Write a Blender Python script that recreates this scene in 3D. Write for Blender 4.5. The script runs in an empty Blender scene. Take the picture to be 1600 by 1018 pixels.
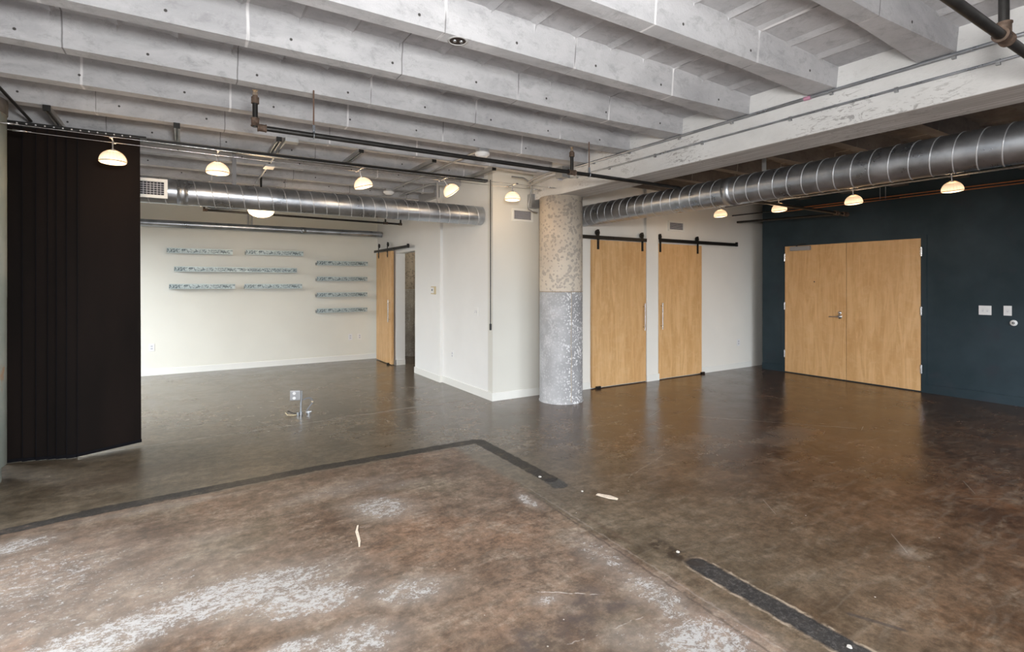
import bpy, bmesh, math, random
from mathutils import Vector, Matrix
random.seed(7)
S = bpy.context.scene
C = S.collection
PI = math.pi

# ------------------------------------------------------------------ camera, world, light, exposure
cam = bpy.data.cameras.new('camera')
cam.sensor_width = 36.0
cam.lens = 816.75 / 1600 * 36.0
cam.shift_y = -66.25 / 1600
cam.clip_start = 0.02
camo = bpy.data.objects.new('camera', cam); C.objects.link(camo)
camo.location = (0, 0, 1.5)
camo.rotation_euler = (PI/2, 0, -math.radians(32.03))
S.camera = camo

w = bpy.data.worlds.new('sky'); S.world = w; w.use_nodes = True
bg = w.node_tree.nodes['Background']
bg.inputs[0].default_value = (0.80, 0.88, 1.0, 1); bg.inputs[1].default_value = 0.7

S.view_settings.view_transform = 'Standard'
S.view_settings.look = 'None'
S.view_settings.gamma = 1.0
S.view_settings.use_curve_mapping = False
S.view_settings.exposure = 0.0

BACK_W = 1700.0      # sky light falling in through each window behind the camera
SIDE_W = 1000.0      # sky light falling in through each window of the left facade
FLASH_W = 165.0      # the photographer's bounce flash beside the camera, pointed at the joists
LAMP_W = 3.6
DAY = (0.89, 0.945, 1.0)

def area(name, loc, rot, sx, sy, power, color=DAY):
    l = bpy.data.lights.new(name, 'AREA'); l.shape = 'RECTANGLE'
    l.size = sx; l.size_y = sy; l.energy = power; l.color = color
    o = bpy.data.objects.new(name, l); C.objects.link(o)
    o.location = loc; o.rotation_euler = rot
    return o

BACK_WIN = [(-1.7, 0.9), (1.3, 3.9), (4.6, 7.2)]           # x ranges in the wall behind the camera
SIDE_WIN = [(-2.4, 0.2), (0.9, 3.4), (6.5, 9.9)]           # y ranges in the facade on the left
WZ = (0.55, 2.36)
for i, (a, b) in enumerate(BACK_WIN):
    k = (0.6, 1.0, 1.5)[i]
    area('daylight', ((a+b)/2, -5.7, 3.6), (math.radians(65), 0, 0), b-a+1.5, 3.0, BACK_W*k)
for i, (a, b) in enumerate(SIDE_WIN):
    k = (0.8, 1.0, 1.25)[i]
    area('daylight', (-4.8, (a+b)/2, 3.6), (0, -math.radians(65), 0), 3.0, b-a+1.5, SIDE_W*k)
area('bounce_flash', (0.25, -0.05, 1.98), (math.radians(128), 0, math.radians(-20)), .45, .45, FLASH_W, (1, .99, .97))

# ------------------------------------------------------------------ material helpers
def lin(r, g, b):
    f = lambda c: (c/255/12.92) if c/255 <= 0.04045 else ((c/255+0.055)/1.055)**2.4
    return (f(r), f(g), f(b), 1)

class NT:
    """small wrapper for writing procedural materials"""
    def __init__(s, name):
        s.mat = bpy.data.materials.new(name); s.mat.use_nodes = True
        s.t = s.mat.node_tree; s.n = s.t.nodes; s.l = s.t.links
        s.b = s.n['Principled BSDF']; s._pos = None
    def put(s, inp, v):
        if hasattr(v, 'links'): s.l.new(v, inp)
        else:
            try: inp.default_value = v
            except Exception: inp.default_value = (v[0], v[1], v[2])
    def set(s, **k):
        for a, v in k.items(): s.put(s.b.inputs[a.replace('_', ' ')], v)
        return s
    def pos(s):
        if s._pos is None: s._pos = s.n.new('ShaderNodeNewGeometry').outputs['Position']
        return s._pos
    def obj(s): return s.n.new('ShaderNodeTexCoord').outputs['Object']
    def m(s, op, a, b=None, c=None, clamp=False):
        n = s.n.new('ShaderNodeMath'); n.operation = op; n.use_clamp = clamp
        s.put(n.inputs[0], a)
        if b is not None: s.put(n.inputs[1], b)
        if c is not None: s.put(n.inputs[2], c)
        return n.outputs[0]
    def v(s, op, a, b=None, scale=None):
        n = s.n.new('ShaderNodeVectorMath'); n.operation = op
        s.put(n.inputs[0], a)
        if b is not None: s.put(n.inputs[1], b)
        if scale is not None: s.put(n.inputs['Scale'], scale)
        return n.outputs['Value'] if op in ('LENGTH', 'DISTANCE', 'DOT_PRODUCT') else n.outputs[0]
    def xyz(s, v):
        n = s.n.new('ShaderNodeSeparateXYZ'); s.put(n.inputs[0], v); return n.outputs[0], n.outputs[1], n.outputs[2]
    def comb(s, x, y, z):
        n = s.n.new('ShaderNodeCombineXYZ')
        for i, q in enumerate((x, y, z)): s.put(n.inputs[i], q)
        return n.outputs[0]
    def noise(s, scale, vec=None, detail=4, rough=0.55, dist=0.0, stretch=None):
        n = s.n.new('ShaderNodeTexNoise'); n.inputs['Scale'].default_value = scale
        n.inputs['Detail'].default_value = detail; n.inputs['Roughness'].default_value = rough
        n.inputs['Distortion'].default_value = dist
        vec = s.pos() if vec is None else vec
        if stretch: vec = s.v('MULTIPLY', vec, stretch)
        s.put(n.inputs['Vector'], vec); return n.outputs[0]
    def voro(s, scale, vec=None, feature='F1', rnd=1.0, out='Distance'):
        n = s.n.new('ShaderNodeTexVoronoi'); n.feature = feature
        n.inputs['Scale'].default_value = scale; n.inputs['Randomness'].default_value = rnd
        s.put(n.inputs['Vector'], s.pos() if vec is None else vec); return n.outputs[out]
    def ramp(s, v, lo, hi, a=0.0, b=1.0):
        n = s.n.new('ShaderNodeMapRange'); n.clamp = True; n.interpolation_type = 'SMOOTHSTEP'
        s.put(n.inputs[0], v); n.inputs[1].default_value = lo; n.inputs[2].default_value = hi
        n.inputs[3].default_value = a; n.inputs[4].default_value = b; return n.outputs[0]
    def mix(s, f, a, b, mode='MIX'):
        n = s.n.new('ShaderNodeMix'); n.data_type = 'RGBA'; n.blend_type = mode
        s.put(n.inputs[0], f); s.put(n.inputs[6], a); s.put(n.inputs[7], b); return n.outputs[2]
    def bump(s, h, strength=0.3, dist=0.01):
        n = s.n.new('ShaderNodeBump'); n.inputs['Strength'].default_value = strength
        n.inputs['Distance'].default_value = dist; s.put(n.inputs['Height'], h)
        s.l.new(n.outputs[0], s.b.inputs['Normal'])
    # masks on the floor plane
    def blob(s, vec, cx, cy, rx, ry, rot=0.0):
        n = s.n.new('ShaderNodeMapping'); n.vector_type = 'TEXTURE'
        s.put(n.inputs['Vector'], vec)
        n.inputs['Location'].default_value = (cx, cy, 0); n.inputs['Rotation'].default_value = (0, 0, math.radians(rot))
        n.inputs['Scale'].default_value = (rx, ry, 1e4)
        return s.ramp(s.v('LENGTH', n.outputs[0]), 1.15, 0.25)
    def seg(s, vec, a, b, wdt, soft):
        ax, ay = a; bx, by = b
        d = (bx-ax, by-ay, 0); L2 = d[0]**2+d[1]**2
        pa = s.v('SUBTRACT', vec, (ax, ay, 0))
        t = s.m('MULTIPLY', s.v('DOT_PRODUCT', pa, d), 1/L2, clamp=True)
        q = s.n.new('ShaderNodeVectorMath'); q.operation = 'SCALE'
        q.inputs[0].default_value = d; s.l.new(t, q.inputs['Scale'])
        dist = s.v('LENGTH', s.v('SUBTRACT', pa, q.outputs[0]))
        return s.ramp(dist, wdt, wdt-soft)

def simple(name, col, rough=0.5, metal=0.0, var=0.0, scale=8, emit=None, es=0, spec=None):
    n = NT(name)
    c = col if len(col) == 4 else (*col, 1)
    if var:
        f = n.noise(scale)
        c2 = tuple(max(0, x*(1-var)) for x in c[:3])+(1,); c3 = tuple(x*(1+var) for x in c[:3])+(1,)
        n.set(Base_Color=n.mix(n.ramp(f, .3, .7), c2, c3))
    else: n.set(Base_Color=c)
    n.set(Roughness=rough, Metallic=metal)
    if spec is not None: n.set(Specular_IOR_Level=spec)
    if emit: n.b.inputs['Emission Color'].default_value = (*emit, 1); n.b.inputs['Emission Strength'].default_value = es
    return n.mat

def mat_ceiling(name, a, b, seamc, k=1.0):
    n = NT(name)
    x, y, z = n.xyz(n.pos())
    big = n.noise(1.6, detail=7, rough=.65, dist=.6, stretch=(1.0, 2.0, 2.0)); fine = n.noise(9, detail=8, rough=.75, dist=.4, stretch=(1, 1, 1.6))
    col = n.mix(n.ramp(big, .3, .7), a, b)
    col = n.mix(n.m('MULTIPLY', n.ramp(fine, .48, .68), .5), col, tuple(c*.66 for c in a[:3])+(1,))
    speck = n.noise(60, detail=3, rough=.8)
    col = n.mix(n.m('MULTIPLY', n.ramp(speck, .62, .75), .35), col, seamc)
    # form joints across the joists
    wob = n.m('MULTIPLY', n.m('SUBTRACT', n.noise(9, detail=2), .5), .012)
    fx = n.m('FRACT', n.m('DIVIDE', n.m('ADD', n.m('ADD', x, 20*.914-3.045+.457), wob), .914))
    dj = n.m('MULTIPLY', n.m('ABSOLUTE', n.m('SUBTRACT', fx, .5)), .914)
    jn = n.noise(2.1, detail=2)
    col = n.mix(n.m('MULTIPLY', n.ramp(dj, .011, .004), n.ramp(jn, .45, .55)), col, seamc)
    col = n.mix(n.m('MULTIPLY', n.m('MULTIPLY', n.ramp(dj, .006, .002), n.ramp(jn, .55, .45)), .75), col, (.12, .12, .12, 1))
    # form-tie holes on the joist sides
    row = n.m('FLOOR', n.m('DIVIDE', n.m('ADD', y, 3.3), .679))
    wn = n.n.new('ShaderNodeTexWhiteNoise'); wn.noise_dimensions = '1D'; n.put(wn.inputs['W'], row)
    tx = n.m('FRACT', n.m('ADD', n.m('DIVIDE', n.m('ADD', x, 10.0), .62), wn.outputs[0]))
    dx = n.m('MULTIPLY', n.m('SUBTRACT', tx, .5), .62)
    dz = n.m('ADD', n.m('SUBTRACT', z, 2.96), n.m('MULTIPLY', wn.outputs[0], .03))
    dd = n.m('SQRT', n.m('ADD', n.m('MULTIPLY', dx, dx), n.m('MULTIPLY', dz, dz)))
    col = n.mix(n.ramp(dd, .0105, .006), col, (.05, .048, .045, 1))
    n.set(Base_Color=col, Roughness=.85)
    n.bump(n.m('ADD', n.m('MULTIPLY', fine, .7), n.m('MULTIPLY', speck, .5)), .35, .012)
    return n.mat

M = {}
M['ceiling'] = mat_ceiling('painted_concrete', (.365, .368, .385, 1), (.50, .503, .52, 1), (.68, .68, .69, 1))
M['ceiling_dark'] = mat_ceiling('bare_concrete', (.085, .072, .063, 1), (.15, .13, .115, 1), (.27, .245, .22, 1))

def mat_beam():
    n = NT('peeling_white_concrete')
    x, y, z = n.xyz(n.pos())
    big = n.noise(2.0, detail=4); fine = n.noise(18, detail=6, rough=.7)
    col = n.mix(n.ramp(big, .3, .7), (.57, .57, .565, 1), (.67, .67, .665, 1))
    chip = n.noise(22, detail=6, rough=.75, dist=1.5, stretch=(1, .45, 1.3))
    zone = n.m('MULTIPLY', n.ramp(n.noise(1.3, detail=2), .48, .62), 1.0)
    col = n.mix(n.m('MULTIPLY', n.ramp(chip, .545, .575), n.m('ADD', n.m('MULTIPLY', zone, .75), .06)), col, (.26, .25, .245, 1))
    d = n.voro(2.3)
    col = n.mix(n.ramp(d, .035, .02), col, (.30, .27, .25, 1))
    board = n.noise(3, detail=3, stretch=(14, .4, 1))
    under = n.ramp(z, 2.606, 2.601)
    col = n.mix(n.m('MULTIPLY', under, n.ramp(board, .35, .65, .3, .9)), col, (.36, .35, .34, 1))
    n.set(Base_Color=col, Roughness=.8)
    n.bump(n.m('ADD', fine, n.m('MULTIPLY', chip, .6)), .3, .01)
    return n.mat
M['beam'] = mat_beam()

def mat_column(name, split, top, low, blot):
    n = NT(name)
    x, y, z = n.xyz(n.pos())
    warp = n.v('ADD', n.pos(), n.v('SCALE', n.v('SUBTRACT', n.noise(9, detail=3), (.5, .5, .5)), scale=.09))
    v1 = n.voro(22, warp); v2 = n.voro(34, warp)
    size = n.noise(6, detail=2)
    big = n.noise(2.2, detail=4)
    fine = n.noise(40, detail=4, rough=.7)
    tc = n.mix(n.ramp(big, .3, .7), tuple(c*.9 for c in top[:3])+(1,), tuple(min(.95, c*1.08) for c in top[:3])+(1,))
    thr = n.m('SUBTRACT', n.m('MULTIPLY', size, .95), .03)
    bl = n.ramp(n.m('SUBTRACT', thr, v1), 0.0, .08)
    bl = n.m('MULTIPLY', bl, n.ramp(fine, .3, .6, .45, 1))
    tc = n.mix(n.m('MULTIPLY', bl, .62), tc, blot)
    # lower sleeve: grey with pale pits, smoother on its left side
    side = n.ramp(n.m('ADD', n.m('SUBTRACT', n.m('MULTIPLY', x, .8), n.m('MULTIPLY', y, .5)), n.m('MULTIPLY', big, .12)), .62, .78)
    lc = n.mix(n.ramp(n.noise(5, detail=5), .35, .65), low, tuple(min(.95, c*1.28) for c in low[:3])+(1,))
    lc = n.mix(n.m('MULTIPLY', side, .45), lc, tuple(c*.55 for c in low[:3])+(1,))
    pits = n.ramp(n.m('SUBTRACT', n.m('SUBTRACT', n.m('MULTIPLY', size, .9), .03), v2), 0, .14)
    lc = n.mix(n.m('MULTIPLY', pits, n.m('ADD', n.m('MULTIPLY', side, .65), .25)), lc, (.80, .80, .81, 1))
    dark = n.ramp(fine, .68, .78)
    lc = n.mix(n.m('MULTIPLY', dark, .4), lc, (.2, .2, .2, 1))
    zz = n.m('ADD', z, n.m('MULTIPLY', n.m('SUBTRACT', fine, .5), .01))
    f = n.ramp(zz, split-.006, split+.006)
    col = n.mix(f, lc, tc)
    dl = n.m('ABSOLUTE', n.m('SUBTRACT', zz, split-.003))
    col = n.mix(n.m('MULTIPLY', n.ramp(dl, .01, .003), .7), col, (.30, .22, .13, 1))
    n.set(Base_Color=col, Roughness=.75)
    n.bump(n.m('ADD', n.m('MULTIPLY', bl, -.4), fine), .4, .008)
    return n.mat
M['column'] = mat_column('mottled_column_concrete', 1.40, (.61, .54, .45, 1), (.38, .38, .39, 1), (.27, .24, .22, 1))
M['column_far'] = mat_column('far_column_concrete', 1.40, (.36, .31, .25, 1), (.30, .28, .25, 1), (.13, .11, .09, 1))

def mat_oldpaint():
    n = NT('worn_green_paint')
    c = n.mix(n.ramp(n.noise(3, detail=4), .35, .65), (.30, .34, .31, 1), (.40, .43, .39, 1))
    c = n.mix(n.ramp(n.noise(5, detail=6, rough=.65, stretch=(1, 1, .5)), .56, .64), c, (.42, .29, .19, 1))
    n.set(Base_Color=c, Roughness=.6); return n.mat
M['oldpaint'] = mat_oldpaint()

def paint(name, c, rough=.55):
    n = NT(name)
    f = n.noise(1.1, detail=3); g = n.noise(120, detail=2)
    n.set(Base_Color=n.mix(n.ramp(f, .3, .7), tuple(q*.97 for q in c)+(1,), tuple(q*1.02 for q in c)+(1,)), Roughness=rough)
    n.bump(g, .06, .002); return n.mat
M['white'] = paint('cream_white_paint', (.775, .765, .69))
M['white2'] = paint('white_paint', (.84, .84, .82))
M['warmwhite'] = paint('off_white_paint', (.83, .81, .755))
M['ventwhite'] = paint('soft_cream_paint', (.70, .69, .635))
M['trimwhite'] = paint('white_trim_paint', (.82, .82, .78), .4)

def mat_slate():
    n = NT('dark_slate_paint')
    f = n.noise(.9, detail=5, rough=.6); g = n.noise(3.5, detail=4)
    c = n.mix(n.ramp(f, .3, .7), (.016, .031, .039, 1), (.035, .054, .067, 1))
    c = n.mix(n.m('MULTIPLY', n.ramp(g, .55, .75), .5), c, (.036, .039, .050, 1))
    n.set(Base_Color=c, Roughness=n.ramp(g, .3, .7, .48, .62), Specular_IOR_Level=.25); return n.mat
M['slate'] = mat_slate()

def mat_wood():
    n = NT('maple_veneer')
    x, y, z = n.xyz(n.pos())
    h = n.m('ADD', x, y)
    leaf = n.m('FLOOR', n.m('DIVIDE', n.m('ADD', h, n.m('MULTIPLY', n.noise(.6, detail=1), .25)), .27))
    wn = n.n.new('ShaderNodeTexWhiteNoise'); wn.noise_dimensions = '1D'; n.put(wn.inputs['W'], leaf)
    hv = n.comb(h, n.m('MULTIPLY', wn.outputs[0], 9), z)
    g1 = n.noise(3.0, hv, detail=5, rough=.6, dist=1.2, stretch=(3.5, 1, .45))
    g2 = n.noise(30, hv, detail=5, rough=.65, stretch=(3.2, 1, .06))
    fig = n.noise(9, hv, detail=4, dist=.8, stretch=(1.0, 1, 1.2))
    c = n.mix(n.ramp(g1, .3, .7), (.62, .355, .145, 1), (.79, .51, .25, 1))
    c = n.mix(n.m('MULTIPLY', n.ramp(g2, .4, .7), .35), c, (.56, .31, .13, 1))
    c = n.mix(n.m('MULTIPLY', n.ramp(fig, .48, .66), .3), c, (.78, .53, .29, 1))
    c = n.mix(n.m('MULTIPLY', wn.outputs[0], .38), c, (.56, .31, .125, 1))
    n.set(Base_Color=c, Roughness=.42); n.bump(g2, .05, .002); return n.mat
M['wood'] = mat_wood()

def mat_galv(name='galvanised_steel', c1=(.36, .39, .43, 1), c2=(.54, .57, .61, 1), r=(.24, .38)):
    n = NT(name)
    f = n.noise(5, detail=5, rough=.6); g = n.noise(45, detail=2)
    n.set(Base_Color=n.mix(n.ramp(f, .3, .7), c1, c2), Metallic=.92,
          Roughness=n.m('ADD', n.ramp(f, .3, .7, r[0], r[1]), n.m('MULTIPLY', g, .05)))
    return n.mat
M['galv'] = mat_galv()
M['galv_dull'] = mat_galv('dull_galvanised_steel', (.36, .37, .38, 1), (.48, .49, .50, 1), (.45, .6))
M['seam'] = simple('duct_seam_steel', (.66, .68, .71), .4, .7)
M['black'] = simple('black_metal', (.012, .012, .012), .45, .3)
M['pipe'] = simple('black_iron_pipe', (.022, .021, .020), .42, .4, var=.35, scale=14)
M['fitting'] = simple('rusty_iron_fitting', (.11, .075, .055), .7, .3, var=.4, scale=40)
M['rod'] = simple('rusty_rod', (.16, .10, .075), .7, .3)
M['brass'] = simple('sprinkler_brass', (.50, .38, .26), .4, .8)
M['chrome'] = simple('brushed_nickel', (.62, .62, .63), .25, .95)
M['copper'] = simple('copper_pipe', (.65, .24, .10), .35, .85)
M['alu'] = simple('grey_painted_metal', (.36, .36, .37), .45, .4)
M['plastic'] = simple('white_plastic', (.80, .80, .80), .4)
M['plastic_grey'] = simple('light_grey_plastic', (.62, .62, .66), .4)
M['cream_plastic'] = simple('cream_plastic', (.60, .50, .32), .5)
M['slot'] = simple('dark_slot', (.03, .03, .03), .6)
M['display'] = simple('grey_display', (.16, .18, .20), .3)
M['tape'] = simple('pink_tape', (.50, .25, .35), .6)
M['grille_dark'] = simple('dark_grille_interior', (.035, .035, .045), .7)
M['hole'] = simple('painted_recess_shade', (.022, .013, .009), .8, var=.6, scale=70)
M['chip'] = simple('pale_wood_scrap', (.72, .62, .50), .7, var=.1, scale=60)
M['plaster'] = simple('plaster_crumb', (.52, .49, .45), .8)
M['ground'] = simple('outside_ground', (.3, .3, .28), .9)

def mat_curtain():
    n = NT('dark_screen_fabric')
    g = n.noise(160, detail=2)
    f = n.noise(1.4, detail=3, stretch=(2.0, 1, .4))
    c = n.mix(n.ramp(f, .3, .7), (.0075, .0056, .0050, 1), (.0125, .0085, .0072, 1))
    n.set(Base_Color=c, Roughness=.7, Specular_IOR_Level=.08); n.bump(g, .12, .002); return n.mat
M['curtain'] = mat_curtain()
M['hem'] = simple('black_hem_bar', (.006, .006, .008), .8, spec=.1)
M['strap'] = simple('dull_strap_steel', (.17, .18, .20), .6)

def mat_glass():
    m = bpy.data.materials.new('window_glass'); m.use_nodes = True
    t = m.node_tree; t.nodes.clear()
    o = t.nodes.new('ShaderNodeOutputMaterial'); mx = t.nodes.new('ShaderNodeMixShader')
    tr = t.nodes.new('ShaderNodeBsdfTransparent'); gl = t.nodes.new('ShaderNodeBsdfGlossy')
    gl.inputs['Roughness'].default_value = .02; mx.inputs[0].default_value = .06
    t.links.new(tr.outputs[0], mx.inputs[1]); t.links.new(gl.outputs[0], mx.inputs[2]); t.links.new(mx.outputs[0], o.inputs[0])
    return m
M['glass'] = mat_glass()

def mat_shade():
    n = NT('glowing_ribbed_glass')
    x, y, z = n.xyz(n.obj())
    ang = n.m('ARCTAN2', y, x)
    rib = n.m('ABSOLUTE', n.m('SINE', n.m('MULTIPLY', ang, 11)))
    c = n.mix(n.ramp(rib, .0, .5), (.95, .50, .22, 1), (1, .70, .42, 1))
    n.set(Base_Color=(.9, .82, .7, 1), Roughness=.3)
    n.put(n.b.inputs['Emission Color'], c)
    n.put(n.b.inputs['Emission Strength'], n.m('ADD', n.ramp(z, .06, -.055, .42, 1.35), n.m('MULTIPLY', rib, .12)))
    return n.mat
M['shade'] = mat_shade()
M['bulb'] = simple('lamp_filament', (1, .9, .7), .4, emit=(1, .80, .52), es=9)
M['bowl'] = simple('fan_light_bowl', (1, .85, .6), .4, emit=(1, .72, .40), es=3.6)

def mat_ledge():
    n = NT('pressed_pale_steel')
    x, y, z = n.xyz(n.obj())
    q = n.v('MULTIPLY', n.obj(), (1, 1, 1.25))
    sq = n.noise(13, q, detail=2, dist=2.2)
    dd = n.m('ABSOLUTE', n.m('SUBTRACT', sq, .5))
    line = n.ramp(dd, .09, .03)
    band = n.m('MULTIPLY', n.ramp(z, .008, .018), n.ramp(z, .078, .066))
    f = n.m('MULTIPLY', line, band)
    c = n.mix(f, (.46, .53, .53, 1), (.07, .10, .11, 1))
    n.set(Base_Color=c, Roughness=.45, Metallic=.25); n.bump(f, -.5, .006); return n.mat
M['ledge'] = mat_ledge()

def mat_floor():
    n = NT('stained_polished_concrete')
    p = n.pos(); x, y, z = n.xyz(p)
    flat = n.comb(x, y, 0)
    wn = n.n.new('ShaderNodeTexNoise'); wn.inputs['Scale'].default_value = 3.2; wn.inputs['Detail'].default_value = 4
    n.l.new(flat, wn.inputs['Vector'])
    warp = n.v('ADD', flat, n.v('SCALE', n.v('SUBTRACT', wn.outputs['Color'], (.5, .5, .5)), scale=.16))
    wn2 = n.n.new('ShaderNodeTexNoise'); wn2.inputs['Scale'].default_value = 16; wn2.inputs['Detail'].default_value = 5
    n.l.new(flat, wn2.inputs['Vector'])
    rag = n.v('ADD', flat, n.v('SCALE', n.v('SUBTRACT', wn2.outputs['Color'], (.5, .5, .5)), scale=.045))
    big = n.noise(.55, flat, detail=5, rough=.55, dist=.6)
    mid = n.noise(2.2, flat, detail=8, rough=.66, dist=.25)
    fine = n.noise(11, flat, detail=7, rough=.68)
    grit = n.noise(42, flat, detail=5, rough=.8)
    # broad tone: olive grey to the left and back, red-brown to the right
    side = n.ramp(n.m('ADD', n.m('ADD', x, n.m('MULTIPLY', y, -.22)), n.m('MULTIPLY', n.m('SUBTRACT', big, .5), 2.5)), .9, 4.2)
    grey = n.mix(n.ramp(mid, .3, .7), (.105, .086, .062, 1), (.185, .154, .116, 1))
    brown = n.mix(n.ramp(mid, .28, .72), (.060, .031, .018, 1), (.150, .090, .056, 1))
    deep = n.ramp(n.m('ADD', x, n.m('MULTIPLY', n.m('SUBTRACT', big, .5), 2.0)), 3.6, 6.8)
    brown = n.mix(n.m('MULTIPLY', deep, .6), brown, (.038, .022, .013, 1))  # darker towards the slate wall: its dim reflection is put into the colour
    col = n.mix(side, grey, brown)
    # patch zone in the foreground, a warmer and paler slab
    zx = n.ramp(n.m('ADD', n.xyz(warp)[0], 0), 2.14, 2.06)
    zy = n.ramp(n.m('ADD', n.xyz(warp)[1], n.m('MULTIPLY', mid, .1)), 4.42, 4.36)
    zone = n.m('MULTIPLY', zx, zy)
    zc = n.mix(n.ramp(mid, .3, .68), (.140, .086, .060, 1), (.255, .185, .142, 1))
    zc = n.mix(n.m('MULTIPLY', n.ramp(n.noise(1.1, flat, detail=4, dist=.7), .5, .72), .55), zc, (.33, .185, .115, 1))
    zc = n.mix(n.m('MULTIPLY', n.ramp(n.noise(1.6, n.v('ADD', flat, (7, 3, 0)), detail=4), .52, .72), .5), zc, (.20, .175, .13, 1))
    col = n.mix(n.m('MULTIPLY', zone, .85), col, zc)
    # orange stains to the far right
    col = n.mix(n.m('MULTIPLY', n.ramp(n.noise(1.3, n.v('ADD', flat, (2, 9, 0)), detail=4, dist=.5), .54, .72), n.m('MULTIPLY', side, .45)), col, (.19, .095, .045, 1))
    # fine mottling
    mot = n.m('ADD', n.m('MULTIPLY', n.noise(3.4, n.v('MULTIPLY', flat, (1, 1.5, 1)), detail=10, rough=.78), .7), n.m('MULTIPLY', n.noise(30, flat, detail=6, rough=.8), .3))
    mk = n.m('ADD', .30, n.m('MULTIPLY', n.m('SUBTRACT', 1, deep), .4))
    col = n.mix(n.m('MULTIPLY', n.ramp(mot, .49, .64), mk), col, n.mix(zone, (.235, .200, .160, 1), (.40, .34, .28, 1)))
    col = n.mix(n.m('MULTIPLY', n.ramp(mot, .50, .37), .6), col, (.060, .038, .025, 1))
    col = n.mix(n.m('MULTIPLY', n.ramp(fine, .52, .75), .14), col, (.34, .30, .25, 1))
    col = n.mix(n.m('MULTIPLY', n.ramp(fine, .48, .30), .3), col, (.07, .05, .035, 1))
    micro = n.noise(13, flat, detail=10, rough=.82)
    tone = n.ramp(micro, .38, .64, .52, 1.08)
    col = n.v('MULTIPLY', n.v('SCALE', col, scale=tone), n.mix(side, (1.03, .99, .93, 1), (1.12, .97, .84, 1)))
    # brush-like streaks
    st = n.noise(5, n.v('MULTIPLY', warp, (.5, 5, 1)), detail=5)
    col = n.mix(n.m('MULTIPLY', n.ramp(st, .52, .72), .16), col, (.30, .26, .21, 1))
    # dark foreground stains
    dk = n.m('MAXIMUM', n.blob(warp, 1.56, 1.86, .30, .13, 35), n.blob(warp, 1.22, 1.80, .12, .16, 0))
    dk = n.m('MAXIMUM', dk, n.blob(warp, 1.70, 1.80, .17, .07, 0))
    dk = n.m('MULTIPLY', dk, n.ramp(fine, .35, .6, .2, 1))
    col = n.mix(n.m('MULTIPLY', dk, .8), col, (.070, .054, .050, 1))
    dk2 = n.m('MAXIMUM', n.blob(warp, -.35, 5.1, .55, .28, 10), n.blob(warp, 3.0, 4.9, .5, .25, 20))
    col = n.mix(n.m('MULTIPLY', dk2, .5), col, (.07, .048, .032, 1))
    # white scale
    wt = None
    for (cx, cy, rx, ry, rot, s_) in [(-.30, 2.78, .70, .20, 12, .8), (.22, 2.84, .62, .26, -4, .8), (.50, 2.63, .36, .20, -15, .8), (.93, 2.43, .26, .13, -10, .7),
                                 (.58, 2.20, .30, .16, 0, .75), (.35, 2.30, .16, .07, 10, .8), (1.13, 3.42, .28, .20, -35, .75), (1.35, 3.75, .22, .10, 0, .5),
                                 (1.0, 3.90, .45, .12, 5, .55), (2.03, 3.02, .07, .17, 0, .8), (1.95, 2.20, .12, .30, -4, .6), (1.92, 1.78, .13, .34, -4, .7), (1.84, 1.42, .28, .26, 0, .8),
                                 (1.62, 1.60, .16, .12, 0, .55), (-.75, 3.55, .75, .55, 0, .62), (-.40, 3.15, .8, .5, 0, .55), (-.85, 4.02, .32, .14, 0, .75), (-.2, 4.22, .6, .05, 0, .5), (.05, 3.55, .3, .12, 10, .4),
                                 (1.45, 2.0, .10, .05, 0, .7), (3.42, 1.32, .10, .05, 20, .35), (5.0, 2.95, .5, .2, 10, .3), (3.9, 3.2, .6, .25, 0, .22), (2.36, 6.0, .9, .03, 0, .5)]:
        bl = n.m('MULTIPLY', n.blob(warp, cx, cy, rx*1.25, ry*1.25, rot), s_)
        wt = bl if wt is None else n.m('MAXIMUM', wt, bl)
    flake = n.m('ADD', n.m('MULTIPLY', n.noise(24, n.v('MULTIPLY', warp, (1, 1.4, 1)), detail=7, rough=.8), .65), n.m('MULTIPLY', n.noise(95, flat, detail=4, rough=.8), .35))
    sc = n.ramp(n.m('ADD', n.m('MULTIPLY', wt, .34), flake), .725, .80)
    sc = n.m('MULTIPLY', sc, n.ramp(wt, .03, .2))
    haze = n.m('MULTIPLY', wt, .42)
    col = n.mix(haze, col, (.38, .345, .31, 1))
    col = n.mix(n.m('MULTIPLY', sc, .85), col, (.47, .46, .45, 1))
    # edge of the foreground slab and hairline cracks
    def line(a, b, wd, k, c, base=rag):
        nonlocal col
        col = n.mix(n.m('MULTIPLY', n.seg(base, a, b, wd, wd*.8), k), col, c)
    line((2.10, 3.15), (2.01, 1.0), .012, .6, (.07, .05, .04, 1))
    line((2.14, 3.2), (2.07, 1.0), .010, .16, (.5, .46, .42, 1))
    line((2.22, 3.15), (2.18, 2.2), .02, .4, (.09, .055, .04, 1))
    line((-.9, 5.86), (2.4, 5.99), .012, .55, (.40, .38, .35, 1))
    line((2.4, 5.6), (8.6, 5.2), .008, .4, (.05, .035, .025, 1))
    line((1.2, 5.15), (3.3, 5.35), .010, .35, (.06, .05, .04, 1))
    line((1.45, 2.10), (1.72, 1.90), .006, .7, (.55, .5, .45, 1))
    line((1.35, 1.72), (1.75, 1.68), .004, .5, (.5, .46, .42, 1))
    line((2.9, 2.95), (3.75, 3.25), .006, .45, (.36, .31, .26, 1))
    line((4.9, 3.9), (5.9, 2.7), .012, .4, (.35, .31, .27, 1))
    line((2.56, 1.20), (2.64, 1.02), .018, .6, (.05, .045, .045, 1), flat)
    for a, b in (((2.35, 6.25), (2.95, 6.15)), ((2.5, 6.4), (2.75, 6.1)), ((2.6, 6.3), (3.2, 6.05))):
        line(a, b, .02, .75, (.055, .045, .035, 1), warp)
    rnd = random.Random(3)
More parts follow.
